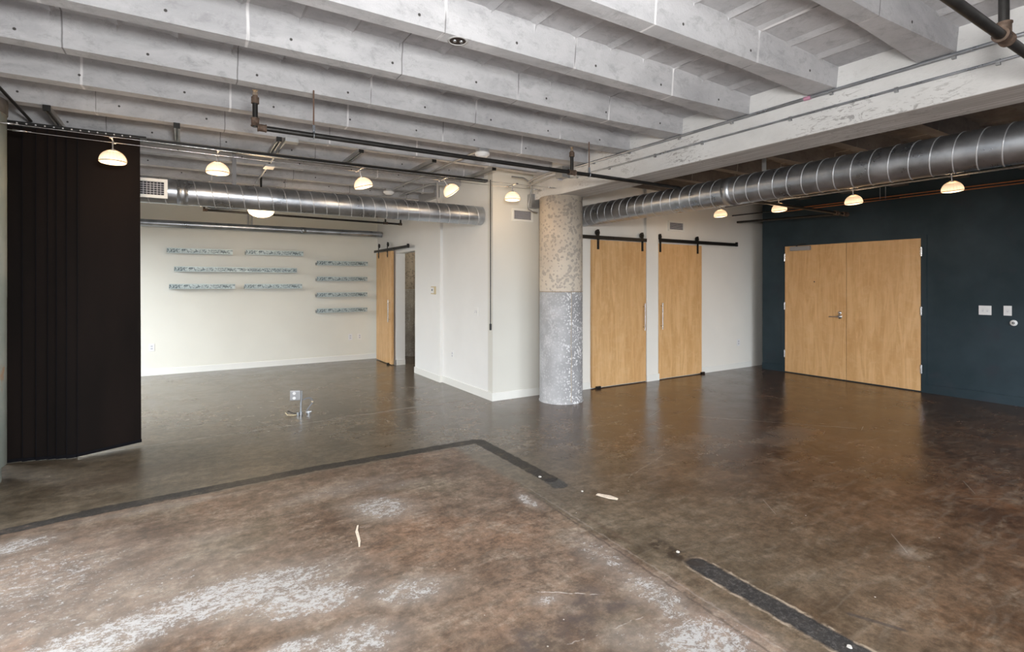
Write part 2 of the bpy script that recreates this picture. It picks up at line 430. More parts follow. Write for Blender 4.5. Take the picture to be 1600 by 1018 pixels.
    for i in range(14):
        cx, cy = rnd.uniform(2.3, 6), rnd.uniform(1.2, 4.5); a = rnd.uniform(-.6, .9); L = rnd.uniform(.08, .4)
        line((cx, cy), (cx+L*math.cos(a), cy+L*math.sin(a)), .004, .35, (.42, .38, .33, 1), flat)
    # filled trenches
    tr = n.m('MAXIMUM', n.seg(rag, (-1.7, 4.18), (-.55, 4.37), .062, .02), n.seg(rag, (-.55, 4.37), (.9, 4.44), .075, .02))
    tr = n.m('MAXIMUM', tr, n.seg(rag, (.9, 4.44), (2.33, 4.40), .072, .02))
    tr = n.m('MAXIMUM', tr, n.seg(rag, (2.37, 4.38), (2.375, 3.25), .072, .02))
    trb = n.seg(rag, (2.37, 3.2), (2.36, 3.12), .075, .02)
    tr2 = n.seg(rag, (2.325, 1.84), (2.30, 0.2), .074, .02)
    tr3 = n.m('MULTIPLY', n.seg(warp, (2.33, 2.14), (2.33, 1.85), .075, .05), n.ramp(fine, .38, .55))
    worn = n.ramp(n.noise(7, flat, detail=6, rough=.7), .30, .50)
    bare = n.blob(warp, .47, 4.43, .30, .15)
    worn = n.m('MULTIPLY', worn, n.m('SUBTRACT', 1, n.m('MULTIPLY', bare, .65)))
    tc = n.mix(n.ramp(grit, .4, .68), (.008, .008, .008, 1), (.045, .041, .039, 1))
    col = n.mix(n.m('MULTIPLY', tr, n.m('MULTIPLY', n.m('ADD', n.m('MULTIPLY', worn, .62), .33), .97)), col, tc)
    tc2 = n.mix(n.ramp(grit, .45, .7), (.010, .010, .011, 1), (.075, .07, .068, 1))
    edge = n.seg(rag, (2.325, 1.84), (2.30, .2), .086, .012)
    col = n.mix(n.m('MULTIPLY', n.m('MULTIPLY', edge, n.ramp(fine, .4, .6)), .6), col, (.52, .42, .32, 1))
    col = n.mix(n.m('MULTIPLY', n.m('MAXIMUM', tr2, trb), .95), col, tc2)
    col = n.mix(n.m('MULTIPLY', tr3, .85), col, (.022, .015, .011, 1))
    # speckles of plaster and paint
    sp = n.voro(9, flat); spn = n.noise(3.0, flat, detail=2)
    col = n.mix(n.m('MULTIPLY', n.ramp(sp, .045, .025), n.ramp(spn, .5, .6)), col, (.55, .52, .47, 1))
    sp2 = n.voro(4.3, n.v('ADD', flat, (3, 1, 0)))
    col = n.mix(n.m('MULTIPLY', n.ramp(sp2, .012, .006), .8), col, (.045, .03, .022, 1))
    wear = n.m('MAXIMUM', n.m('MULTIPLY', zone, .55), n.m('MULTIPLY', wt, .8))
    rgh = n.m('ADD', n.ramp(mid, .3, .7, .19, .28), n.m('ADD', n.m('MULTIPLY', wear, .28), n.m('MULTIPLY', n.m('MAXIMUM', tr, tr2), .28)))
    near = n.ramp(n.m('ADD', x, n.m('ADD', y, mid)), 8.2, 5.0)
    rgh = n.m('ADD', rgh, n.m('ADD', n.m('MULTIPLY', near, .16), n.m('MULTIPLY', n.m('SUBTRACT', fine, .5), .12)))
    n.set(Base_Color=col, Roughness=rgh, Specular_IOR_Level=.62)
    h = n.m('ADD', n.m('MULTIPLY', fine, .5), n.m('ADD', n.m('MULTIPLY', grit, .12), n.m('MULTIPLY', sc, .4)))
    n.bump(h, .16, .008)
    return n.mat
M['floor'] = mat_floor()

# ------------------------------------------------------------------ mesh helpers
class MB:
    def __init__(s): s.v = []; s.f = []; s.sm = []
    def add(s, vs, fs, smooth=False):
        k = len(s.v); s.v += [Vector(q) for q in vs]
        for f in fs: s.f.append([i+k for i in f]); s.sm.append(smooth)
        return s
    def box(s, x0, x1, y0, y1, z0, z1):
        x0, x1 = sorted((x0, x1)); y0, y1 = sorted((y0, y1)); z0, z1 = sorted((z0, z1))
        vs = [(x, y, z) for z in (z0, z1) for y in (y0, y1) for x in (x0, x1)]
        return s.add(vs, [(0, 2, 3, 1), (4, 5, 7, 6), (0, 1, 5, 4), (2, 6, 7, 3), (0, 4, 6, 2), (1, 3, 7, 5)])
    def obox(s, c, size, mat):
        vs = [Vector(c)+mat @ Vector((x*size[0]/2, y*size[1]/2, z*size[2]/2)) for z in (-1, 1) for y in (-1, 1) for x in (-1, 1)]
        return s.add(vs, [(0, 2, 3, 1), (4, 5, 7, 6), (0, 1, 5, 4), (2, 6, 7, 3), (0, 4, 6, 2), (1, 3, 7, 5)])
    def tube(s, pts, r, seg=12, cap=True, radii=None):
        pts = [Vector(p) for p in pts]; n = len(pts)
        T = [(pts[min(i+1, n-1)]-pts[max(i-1, 0)]).normalized() for i in range(n)]
        up = Vector((0, 0, 1)) if abs(T[0].z) < .9 else Vector((1, 0, 0))
        u = T[0].cross(up).normalized(); vs = []
        for i, p in enumerate(pts):
            u = (u - T[i]*u.dot(T[i])).normalized(); w_ = T[i].cross(u)
            rr = radii[i] if radii else r
            vs += [p+(u*math.cos(a)+w_*math.sin(a))*rr for a in (2*PI*k/seg for k in range(seg))]
        fs = [(i*seg+k, i*seg+(k+1) % seg, (i+1)*seg+(k+1) % seg, (i+1)*seg+k) for i in range(n-1) for k in range(seg)]
        s.add(vs, fs, True)
        if cap:
            s.add(vs[:seg], [list(range(seg))[::-1]]); s.add(vs[-seg:], [list(range(seg))])
        return s
    def cyl(s, a, b, r, seg=16): return s.tube([a, b], r, seg)
    def lathe(s, prof, c=(0, 0, 0), seg=32, axis='Z', close=False):
        vs = []; c = Vector(c)
        for (r, h) in prof:
            for k in range(seg):
                a = 2*PI*k/seg
                q = (r*math.cos(a), r*math.sin(a), h)
                if axis == 'X': q = (h, q[0], q[1])
                if axis == 'Y': q = (q[0], h, q[1])
                vs.append(c+Vector(q))
        fs = [(i*seg+k, i*seg+(k+1) % seg, (i+1)*seg+(k+1) % seg, (i+1)*seg+k) for i in range(len(prof)-1) for k in range(seg)]
        return s.add(vs, fs, True)
    def build(s, name, mat, parent=None, bevel=0, origin=None, auto=True):
        me = bpy.data.meshes.new(name)
        if parent is not None:
            off = Vector(parent.get('_w', (0, 0, 0)))
        elif origin is not None: off = Vector(origin)
        else:
            xs = [q.x for q in s.v]; ys = [q.y for q in s.v]; zs = [q.z for q in s.v]
            off = Vector(((min(xs)+max(xs))/2, (min(ys)+max(ys))/2, min(zs)))
        me.from_pydata([tuple(q-off) for q in s.v], [], s.f)
        me.materials.append(mat if not isinstance(mat, str) else M[mat])
        for p, sm in zip(me.polygons, s.sm): p.use_smooth = sm
        bm = bmesh.new(); bm.from_mesh(me)
        bmesh.ops.recalc_face_normals(bm, faces=bm.faces)
        if bevel:
            bmesh.ops.remove_doubles(bm, verts=bm.verts, dist=1e-6)
            es = [e for e in bm.edges if len(e.link_faces) == 2 and e.calc_face_angle(0) > .7]
            bmesh.ops.bevel(bm, geom=es, offset=bevel, segments=2, affect='EDGES', profile=.6)
        bm.to_mesh(me); bm.free()
        o = bpy.data.objects.new(name, me); C.objects.link(o)
        if parent is not None:
            o.parent = parent; o['_w'] = parent.get('_w', (0, 0, 0))
        else: o.location = off; o['_w'] = tuple(off)
        return o

def tag(o, label=None, cat=None, group=None, kind=None):
    if label: o['label'] = label
    if cat: o['category'] = cat
    if group: o['group'] = group
    if kind: o['kind'] = kind
    return o
def thing(name, label, cat, loc=(0, 0, 0), group=None, kind=None):
    o = bpy.data.objects.new(name, None); C.objects.link(o); o.location = loc; o['_w'] = tuple(loc)
    o.empty_display_size = .1
    return tag(o, label, cat, group, kind)
def kids(o): return [c for c in bpy.data.objects if c.parent == o]
def copy_tree(o, parent=None):
    c = o.copy(); C.objects.link(c); c.parent = parent
    for ch in kids(o): copy_tree(ch, c)
    return c
def arc(c, r, a0, a1, n, plane='XZ'):
    out = []
    for i in range(n+1):
        a = math.radians(a0+(a1-a0)*i/n); p, q = r*math.cos(a), r*math.sin(a)
        out.append(Vector(c)+{'XZ': Vector((p, 0, q)), 'YZ': Vector((0, p, q)), 'XY': Vector((p, q, 0))}[plane])
    return out

# ------------------------------------------------------------------ the shell
XL, XR, YB, YF = -2.2, 8.65, -3.0, 10.36
ZC = 3.09
m = MB(); m.box(-2.4, 9.3, -3.2, 12.0, -.15, 0)
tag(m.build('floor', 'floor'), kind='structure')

# slab whose underside dips towards the big beam
m = MB()
prof = [(-2.4, ZC), (3.04, ZC), (3.916, 3.03), (4.316, 3.03), (5.19, ZC), (9.3, ZC)]
def slab(pr, name, mat, parent=None):
    m = MB(); vs = []
    for x, z in pr: vs += [(x, -3.2, z), (x, 12, z), (x, -3.2, 3.35), (x, 12, 3.35)]
    fs = []
    for i in range(len(pr)-1):
        a, b = 4*i, 4*i+4
        fs += [(a, a+1, b+1, b), (a+2, b+2, b+3, a+3), (a, b, b+2, a+2), (a+1, a+3, b+3, b+1)]
    e = 4*(len(pr)-1)
    fs += [(0, 2, 3, 1), (e, e+1, e+3, e+2)]
    m.add(vs, fs); return m.build(name, mat, parent)
ceil = slab(prof[:4], 'ceiling', 'ceiling'); tag(ceil, kind='structure')
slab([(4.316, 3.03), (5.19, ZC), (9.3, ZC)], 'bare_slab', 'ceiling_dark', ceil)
def ridges(xs, x0, x1, name, mat):
    m = MB()
    for x in xs:
        zc = ZC
        if 3.04 < x < 3.916: zc = ZC-.06*(x-3.04)/.876
        if 4.316 < x < 5.19: zc = 3.03+.06*(x-4.316)/.874
        m.add([(x-.045, -3, zc+.002), (x+.030, -3, zc+.002), (x+.008, -3, zc-.017), (x-.045, 10.36, zc+.002), (x+.030, 10.36, zc+.002), (x+.008, 10.36, zc-.017)],
              [(0, 1, 4, 3), (0, 3, 5, 2), (1, 2, 5, 4), (0, 2, 1), (3, 4, 5)])
    return m.build(name, mat, ceil)
XS = [3.045+.309*k for k in range(-16, 3)]
ridges(XS, -2, 3.9, 'form_ridges', 'ceiling')
XS2 = [5.19+.309*k for k in range(-2, 11)]
ridges(XS2, 4.3, 8.6, 'form_ridges', 'ceiling_dark')
RIB0, PITCH = 1.965, .679
def joist(yn, stations, mat, notch):
    m = MB(); vs = []
    for x, f in stations:
        a, b = yn-f, yn+.105+f
        vs += [(x, a, 2.885), (x, b, 2.885), (x, b+.020, 3.12), (x, a-.020, 3.12)]
    fs = []
    for i in range(len(stations)-1):
        for k in range(4): fs.append((4*i+k, 4*i+(k+1) % 4, 4*i+4+(k+1) % 4, 4*i+4+k))
    e = 4*(len(stations)-1); fs += [(0, 1, 2, 3)[::-1], (e, e+1, e+2, e+3)]
    m.add(vs, fs)
    for x in notch:
        f = 0
        for (xa, fa), (xb, fb) in zip(stations, stations[1:]):
            if xa <= x <= xb: f = fa+(fb-fa)*(x-xa)/(xb-xa)
        for y0, s_ in ((yn-f-.018, -1), (yn+.105+f+.018, 1)):
            zt = 3.09; h = random.uniform(.035, .075)
            m.add([(x-.016, y0, zt), (x+.016, y0, zt), (x, y0+s_*.012, zt), (x, y0-s_*.006, zt-h)], [(0, 2, 3), (2, 1, 3), (0, 1, 2), (0, 3, 1)])
    return m.build('joist', mat, ceil)
for k in range(-7, 13):
    yn = RIB0+PITCH*k
    if yn > 10.2: continue
    joist(yn, [(-2.4, .03), (-1.6, 0), (3.04, 0), (3.93, .045)], 'ceiling', XS)
    if yn < 5.6:
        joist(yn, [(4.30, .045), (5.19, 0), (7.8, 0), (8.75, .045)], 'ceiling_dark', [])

def wall(name, boxes, mat, **k):
    m = MB()
    for b in boxes: m.box(*b)
    return tag(m.build(name, mat, **k), kind='structure')
# wall with the ledges, at the far left end of the room
wall('wall_back', [(-2.4, 3.9, YF, YF+.14, 0, 3.1)], 'white')
# partition running away from the camera, with its doorway; the middle bay stands slightly proud
wall('wall_partition', [(3.33, 3.46, 5.91, 7.31, 0, 3.1), (3.285, 3.46, 7.31, 8.33, 0, 3.1),
                        (3.285, 3.46, 8.33, 9.27, 2.055, 3.1), (3.285, 3.46, 9.27, YF, 0, 3.1)], 'white2')
# wall with the vents and the two sliding doors
wall('wall_vent', [(3.33, 4.40, 5.79, 5.91, 0, 3.1)], 'ventwhite')
wall('wall_closet', [(4.40, 9.15, 5.735, 5.91, 0, 3.1), (5.985, 6.24, 5.685, 5.735, 0, 3.1)], 'warmwhite')
wall('wall_right', [(XR, 8.80, -3.2, 5.48, 0, 3.1), (8.80, 9.15, 5.44, 5.48, 0, 3.1), (9.10, 9.2, 5.48, 5.735, 0, 3.1)], 'slate')
wall('wall_passage', [(5.3, 5.4, 5.91, 12, 0, 3.1), (3.46, 5.3, 11.9, 12, 0, 3.1), (3.9, 3.95, YF+.14, 11.9, 0, 3.1)], 'warmwhite')

def pierced(name, axis, fixed, lo, hi, wins, z, mat):
    m = MB(); e = sorted(wins); cur = lo
    def bx(a, b, z0, z1):
        if axis == 'x': m.box(a, b, fixed-.2, fixed, z0, z1)
        else: m.box(fixed-.2, fixed, a, b, z0, z1)
    for a, b in e:
        bx(cur, a, 0, 3.1); bx(a, b, 0, z[0]); bx(a, b, z[1], 3.1); cur = b
    bx(cur, hi, 0, 3.1)
    return tag(m.build(name, mat), kind='structure')
pierced('wall_front', 'x', YB, -2.4, 8.8, BACK_WIN, WZ, 'warmwhite')
pierced('wall_left', 'y', XL, -3.0, 10.5, SIDE_WIN, WZ, 'warmwhite')
wi = 0
for axis, wins, fx in (('x', BACK_WIN, YB-.1), ('y', SIDE_WIN, XL-.1)):
    for a, b in wins:
        wi += 1
        c = ((a+b)/2, fx, WZ[0]) if axis == 'x' else (fx, (a+b)/2, WZ[0])
        t = thing('window_%d' % wi, None, None, c, kind='structure')
        fr, gl = MB(), MB()
        def bb(mm, u0, u1, z0, z1, d):
            if axis == 'x': mm.box(u0, u1, fx-d, fx+d, z0, z1)
            else: mm.box(fx-d, fx+d, u0, u1, z0, z1)
        bb(fr, a, b, WZ[0], WZ[0]+.05, .03); bb(fr, a, b, WZ[1]-.05, WZ[1], .03)
        n_ = 3
        for k in range(n_+1):
            u = a+.025+(b-a-.05)*k/n_; bb(fr, u-.022, u+.022, WZ[0]+.05, WZ[1]-.05, .03)
        fr.build('window_frame', 'black', t)
        bb(gl, a+.03, b-.03, WZ[0]+.03, WZ[1]-.03, .003); gl.build('window_pane', 'glass', t)

# baseboards
def base(name, boxes, mat='trimwhite'): return wall(name, boxes, mat)
bt = .012
base('baseboard_back', [(-2.2, 3.285, YF-bt, YF, 0, .10), (-2.2, 3.285, YF-bt-.003, YF, 0, .022)])
base('baseboard_partition', [(3.33-bt, 3.33, 5.79-bt, 7.31-bt, 0, .10), (3.285-bt, 3.285, 7.31-bt, 8.33, 0, .10), (3.285, 3.33-bt, 7.31-bt, 7.31, 0, .10),
                             (3.285-bt, 3.285, 9.27-bt, 9.30, 0, .10), (3.285-bt, 3.46, 9.27-bt, 9.27, 0, .10), (3.285-bt, 3.46, 8.33, 8.33+bt, 0, .10)])
base('baseboard_vent', [(3.33, 4.40, 5.79-bt, 5.79, 0, .10)])
base('baseboard_closet', [(4.40, 4.90, 5.735-bt, 5.735, 0, .10), (7.30, 8.7, 5.735-bt, 5.735, 0, .10),
                          (5.985-.004, 6.24+bt, 5.685-bt, 5.685, 0, .10), (6.24, 6.24+bt, 5.685, 5.735, 0, .10)])
base('baseboard_right', [(XR-.014, XR, 5.13, 5.48, 0, .115), (XR-.014, XR, -3, 3.067, 0, .115)], 'slate')

# ------------------------------------------------------------------ beam and columns
m = MB(); m.box(3.916, 4.316, -3.2, 5.73, 2.60, 3.09)
tag(m.build('concrete_beam', 'beam', bevel=.006), 'deep white concrete beam with peeling paint running over the round column', 'beam')
def column(name, label, cx, cy, r, top, mat, low=None, cap=False):
    t = thing(name, label, 'column', (cx, cy, 0), group='round concrete columns')
    m = MB(); N = 40
    prof = [(r+.008, 0), (r+.007, .012), (r+.001, .022), (r, .03)] if not low else [(r-.03, 0), (r-.03, .115), (r, .13)]
    prof += [(r, z) for z in (1.39,)] + [(r+.001 if mat != 'column' else r, 1.40), (r, top)]
    m.lathe(prof+[(.01, top)], (cx, cy, 0), 48)
    m.build('shaft', mat, t)
    return t
col = column('concrete_column', 'thick round concrete column, blotchy beige above and grey below, under the white beam', 4.116, 5.387, .277, 2.60, 'column')
m = MB()
a = math.radians(-100)
for z0, z1 in ((.02, 1.39),):
    p = [(4.116+.279*math.cos(a+j), 5.387+.279*math.sin(a+j), z) for z, j in [(z0+(z1-z0)*i/14, random.uniform(-.012, .012)) for i in range(15)]]
    m.tube(p, .0035, 6)
m.build('form_seam', simple('rust_tinted_seam', (.50, .42, .32), .8), col)
lc = column('concrete_column', 'worn green painted round column at the left edge, beside the dark sliding screens', -1.426, 5.387, .277, 2.78, 'oldpaint', low=True)
m = MB(); m.lathe([(.27, 2.775), (.284, 2.78), (.284, 2.884), (.02, 2.884)], (-1.426, 5.387, 0), 40); m.build('capital', simple('dark_capital', (.12, .11, .10), .8, var=.3), lc)
column('concrete_column', 'shadowed round column seen through the doorway beside the slid-open door', 4.116, 10.47, .277, 3.0, 'column_far')

# ------------------------------------------------------------------ double entrance doors
XD = XR-.012
def leaf(n_, y0, y1, label):
    t = thing('door_%d' % n_, label, 'door', (XD, (y0+y1)/2, .015), kind='structure')
    m = MB(); m.box(XD, XR-.001, y0, y1, .015, 2.127); m.build('door_panel', 'wood', t)
    return t
d1 = leaf(1, 4.099, 5.067, 'left maple leaf of the double entrance doors, with lever handle and closer')
d2 = leaf(2, 3.136, 4.093, 'right plain maple leaf of the double entrance doors, without a handle')
m = MB(); hy_ = 4.19
m.lathe([(.0, -.012), (.030, -.010), (.034, 0)], (XD, hy_, .985), 24, 'X')
m.cyl((XD, hy_, .985), (XD-.045, hy_, .985), .010)
lv = m.build('lever_handle', 'chrome', d1)
m = MB(); m.tube([(XD-.045, hy_-.01, .985), (XD-.048, hy_+.05, .985), (XD-.045, hy_+.14, .980)], .009, 12); m.build('lever', 'chrome', lv)
m = MB(); m.lathe([(0, -.014), (.022, -.012), (.026, 0)], (XD, hy_, 1.045), 24, 'X'); m.build('deadbolt', 'chrome', d1)
m = MB(); m.lathe([(0, -.004), (.009, -.003), (.010, 0)], (XD, 4.579, 1.529), 16, 'X'); m.build('peephole', 'slot', d1)
t = thing('door_closer', 'grey metal door closer at the top of the left entrance leaf', 'door closer', (XD-.03, 4.80, 2.02))
m = MB(); m.box(XD-.055, XD-.0005, 4.63, 4.955, 2.045, 2.115); m.build('closer_body', 'alu', t, bevel=.006)
m = MB(); m.cyl((XD-.03, 4.85, 2.115), (XD-.03, 4.85, 2.135), .014); m.tube([(XD-.03, 4.85, 2.135), (XD-.12, 4.74, 2.142), (XD-.03, 4.70, 2.15)], .008, 8); m.build('closer_arm', 'slot', t)
for dd_, yh in ((d1, 5.073), (d2, 3.130)):
    for z in (1.94, 1.12, .315):
        m = MB(); m.cyl((XD-.006, yh, z-.06), (XD-.006, yh, z+.06), .008, 10); m.box(XD-.003, XD, yh-.012, yh+.012, z-.058, z+.058)
        m.build('hinge', 'chrome', dd_)
wall('trim_1', [(XR-.013, XR, 5.079, 5.13, 0, 2.175), (XR-.013, XR, 3.067, 3.124, 0, 2.175), (XR-.013, XR, 3.124, 5.079, 2.133, 2.175)], 'slate')

# ------------------------------------------------------------------ sliding barn doors and their rails
def hanger(parent, pos, ax, zt, zb, out):
    """strap with wheel; ax 'x': rail runs along X, faces -Y by out; ax 'y': rail along Y, faces -X"""
    m = MB(); x, y = pos
    if ax == 'x': m.box(x-.021, x+.021, out-.006, out, zb, zt)
    else: m.box(out-.006, out, y-.021, y+.021, zb, zt)
    h = m.build('hanger_strap', 'black', parent, bevel=.002)
    m = MB()
    for z in (zb+.04, zb+.10):
        if ax == 'x': m.cyl((x, out-.006, z), (x, out-.013, z), .009, 10)
        else: m.cyl((out-.006, y, z), (out-.013, y, z), .009, 10)
    m.build('bolt', 'black', h)
    m = MB(); zc = zt-.045
    if ax == 'x': m.cyl((x-.004, out+.001, zc), (x-.004, out+.016, zc), .042, 24); m.cyl((x, out-.006, zc), (x, out-.014, zc), .012, 10)
    else: m.cyl((out+.001, y, zc), (out+.016, y, zc), .042, 24); m.cyl((out-.006, y, zc), (out-.014, y, zc), .012, 10)
    m.build('wheel', 'black', h)
def barn(label, ax, lo, hi, face, th, hs, handle, z1=2.125):
    c = ((lo+hi)/2, face+th/2, .015) if ax == 'x' else (face+th/2, (lo+hi)/2, .015)
    t = thing('sliding_door', label, 'sliding door', c, group='maple sliding doors')
    m = MB()
    if ax == 'x': m.box(lo, hi, face, face+th, .015, z1)
    else: m.box(face, face+th, lo, hi, .015, z1)
    m.build('door_panel', 'wood', t, bevel=.002)
    for h in hs:
        hanger(t, (h, h), ax, 2.275, 1.99, face-.0005)
    m = MB(); h = handle
    P = (lambda u, d, z: (u, face-d, z)) if ax == 'x' else (lambda u, d, z: (face-d, u, z))
    m.cyl(P(h, .04, .79), P(h, .04, 1.20), .009, 12)
    m.cyl(P(h, 0, .84), P(h, .04, .84), .006, 10); m.cyl(P(h, 0, 1.15), P(h, .04, 1.15), .006, 10)
    m.build('pull_handle', 'chrome', t)
    return t
def rail(label, ax, lo, hi, face, z0, z1, bolts, stops):
    c = ((lo+hi)/2, face, z0) if ax == 'x' else (face, (lo+hi)/2, z0)
    t = thing('sliding_door_rail', label, 'door rail', c, group='black sliding door rails')
    m = MB()
    if ax == 'x': m.box(lo, hi, face, face+.008, z0, z1)
    else: m.box(face, face+.008, lo, hi, z0, z1)
    m.build('rail_bar', 'black', t, bevel=.001)
    for b in bolts:
        m = MB()
        if ax == 'x': m.cyl((b, face-.006, (z0+z1)/2), (b, face, (z0+z1)/2), .009, 12)
        else: m.cyl((face-.006, b, (z0+z1)/2), (face, b, (z0+z1)/2), .009, 12)
        m.build('rail_bolt', 'black', t)
    for b in stops:
        m = MB()
        if ax == 'x': m.box(b-.018, b+.018, face-.012, face+.02, z0-.002, z1+.018)
        else: m.box(face-.012, face+.02, b-.018, b+.018, z0-.002, z1+.018)
        m.build('end_stop', 'black', t, bevel=.003)
    return t
barn('wide maple sliding door just right of the round column', 'x', 4.905, 5.975, 5.688, .040, (5.01, 5.895), 5.915)
barn('narrower maple sliding door, the one nearer the dark wall', 'x', 6.250, 7.275, 5.688, .040, (6.285, 7.17), 6.30)
barn('maple sliding door slid open beside the doorway at the far left wall', 'y', 9.285, 10.17, 3.205, .045, (10.02, 9.50), 9.36, 2.10)
rail('black rail above the wide sliding door, ending behind the column', 'x', 4.02, 5.975, 5.668, 2.135, 2.185, (4.4, 5.30, 5.7), (4.04,))
rail('black rail above the narrower sliding door, running on to the right', 'x', 6.245, 8.21, 5.668, 2.150, 2.203, (6.75, 7.45, 7.95), (8.19,))
rail('black rail above the open doorway in the white partition', 'y', 8.36, 10.28, 3.19, 2.108, 2.155, (9.15, 8.75, 9.8), (8.42,))
for x, y, lb in ((5.0, 5.675, 'black floor guide under the left corner of the wide sliding door'),
                 (7.28, 5.675, 'black floor guide under the right corner of the narrower sliding door'),
                 (3.20, 9.42, 'black floor guide under the slid-open door of the doorway')):
    m = MB(); m.box(x-.04, x+.04, y-.018, y+.012, 0, .035); m.box(x-.02, x+.02, y-.022, y-.018, .008, .03)
    tag(m.build('floor_guide', 'black', bevel=.002), lb, 'door guide', group='door floor guides')

# ------------------------------------------------------------------ ducts
def duct(name, label, ax, a0, a1, c1, c2, r, pitch, mat='galv', collars=(), seam=True, cat='duct'):
    P = (lambda t, q, s_: (t, q, s_)) if ax == 'x' else (lambda t, q, s_: (q, t, s_))
    t = thing(name, label, cat, P((a0+a1)/2, c1, c2-r))
    m = MB(); N = 40; L = a1-a0
    ring = lambda tt, rr: [P(tt, c1+rr*math.cos(2*PI*k/N), c2+rr*math.sin(2*PI*k/N)) for k in range(N)]
    st = [(a0, r)]
    k = 1
    while a0+k*.4 < a1: st.append((a0+k*.4, r)); k += 1
    st.append((a1, r)); vs = []
    for tt, rr in st: vs += ring(tt, rr)
    fs = [(i*N+j, i*N+(j+1) % N, (i+1)*N+(j+1) % N, (i+1)*N+j) for i in range(len(st)-1) for j in range(N)]
    m.add(vs, fs, True)
    m.add(ring(a0, r), [list(range(N))]); m.add(ring(a1, r), [list(range(N))[::-1]])
    m.build('duct_tube', mat, t)
    if seam:
        m = MB(); n_ = int(L/pitch*28)
        m.tube([P(a0+L*i/n_, c1+(r+.0005)*math.cos(i/n_*L/pitch*2*PI), c2+(r+.0005)*math.sin(i/n_*L/pitch*2*PI)) for i in range(n_+1)], .0042, 6)
        m.build('spiral_seam', 'seam', t)
    for cpos in collars:
        m = MB(); vs = ring(cpos-.045, r+.001)+ring(cpos-.045, r+.004)+ring(cpos+.045, r+.004)+ring(cpos+.045, r+.001)
        m.add(vs, [(i*N+j, i*N+(j+1) % N, (i+1)*N+(j+1) % N, (i+1)*N+j) for i in range(3) for j in range(N)], True)
        m.build('duct_collar', mat, t)
    return t
dr = duct('spiral_duct', 'large spiral steel duct on the right, running alongside the white beam', 'y', -2.9, 5.72, 4.77, 2.449, .142, .135, collars=(3.35,))
dl = duct('spiral_duct', 'spiral steel duct with a white grille crossing the far left room', 'x', -2.15, 3.32, 6.09, 2.395, .122, .136, collars=(-.02,))
ds = duct('steel_duct', 'slim smooth silver duct high along the wall with the ledges', 'x', -2.1, 3.27, 10.06, 2.462, .056, .5, seam=False, collars=(1.82,))
def strap(parent, x, y, r, zc, ztop, ax, mat='galv_dull', wd=.022):
    m = MB()
    if ax == 'x': m.box(x-wd, x+wd, y-.002, y+.002, zc+r-.002, ztop)
    else: m.box(x-.002-.0, x+.002, y-wd, y+wd, zc+r-.002, ztop)
    m.build('hanging_strap', mat, parent)
strap(dr, 4.77, 3.006, .142, 2.449, 3.085, 'y'); strap(dr, 4.77, .4, .142, 2.449, 3.085, 'y')
strap(dl, .43, 6.09, .122, 2.395, 3.085, 'x', wd=.02, mat='strap'); strap(dl, 2.7, 6.09, .122, 2.395, 2.885, 'x', wd=.012)
m = MB()
for x in (.925, .985): m.cyl((x, 10.06, 2.515), (x, 10.06, 2.95), .012, 8)
m.build('hanger_rod', 'galv_dull', ds)

def grille(name, label, ax, lo, hi, z0, z1, face, nx=14, nz=8, parent=None, depth=.018, cat='vent grille'):
    P = (lambda u0, u1, d0, d1, a, b: (u0, u1, face-d1, face-d0, a, b))
    c = ((lo+hi)/2, face, z0)
    if parent is None: t = thing(name, label, cat, c)
    else:
        t = None
    fr = MB(); w_ = .028
    fr.box(*P(lo, hi, 0, depth, z0, z0+w_)); fr.box(*P(lo, hi, 0, depth, z1-w_, z1))
    fr.box(*P(lo, lo+w_, 0, depth, z0+w_, z1-w_)); fr.box(*P(hi-w_, hi, 0, depth, z0+w_, z1-w_))
    f = fr.build('grille_frame' if parent is None else name, 'trimwhite', t or parent)
    host = t or f
    b = MB(); b.box(*P(lo+w_, hi-w_, 0, .003, z0+w_, z1-w_)); b.build('grille_back', 'grille_dark', host)
    s_ = MB()
    for i in range(1, nx): u = lo+w_+(hi-lo-2*w_)*i/nx; s_.box(*P(u-.0018, u+.0018, .004, .007, z0+w_, z1-w_))
    for i in range(1, nz): z = z0+w_+(z1-z0-2*w_)*i/nz; s_.box(*P(lo+w_, hi-w_, .004, .007, z-.0018, z+.0018))
    s_.build('louvre', 'plastic_grey', host)
    return t or f
grille('vent_grille', 'square white vent grille on the wall between partition corner and round column', 'x', 3.617, 3.945, 2.318, 2.486, 5.79)
grille('vent_grille', 'small white vent grille above the narrower sliding door', 'x', 6.51, 6.885, 2.338, 2.502, 5.735, 12, 8)
grille('duct_grille', None, 'x', -.52, -.14, 2.305, 2.485, 5.965, 12, 6, parent=dl, depth=.03)

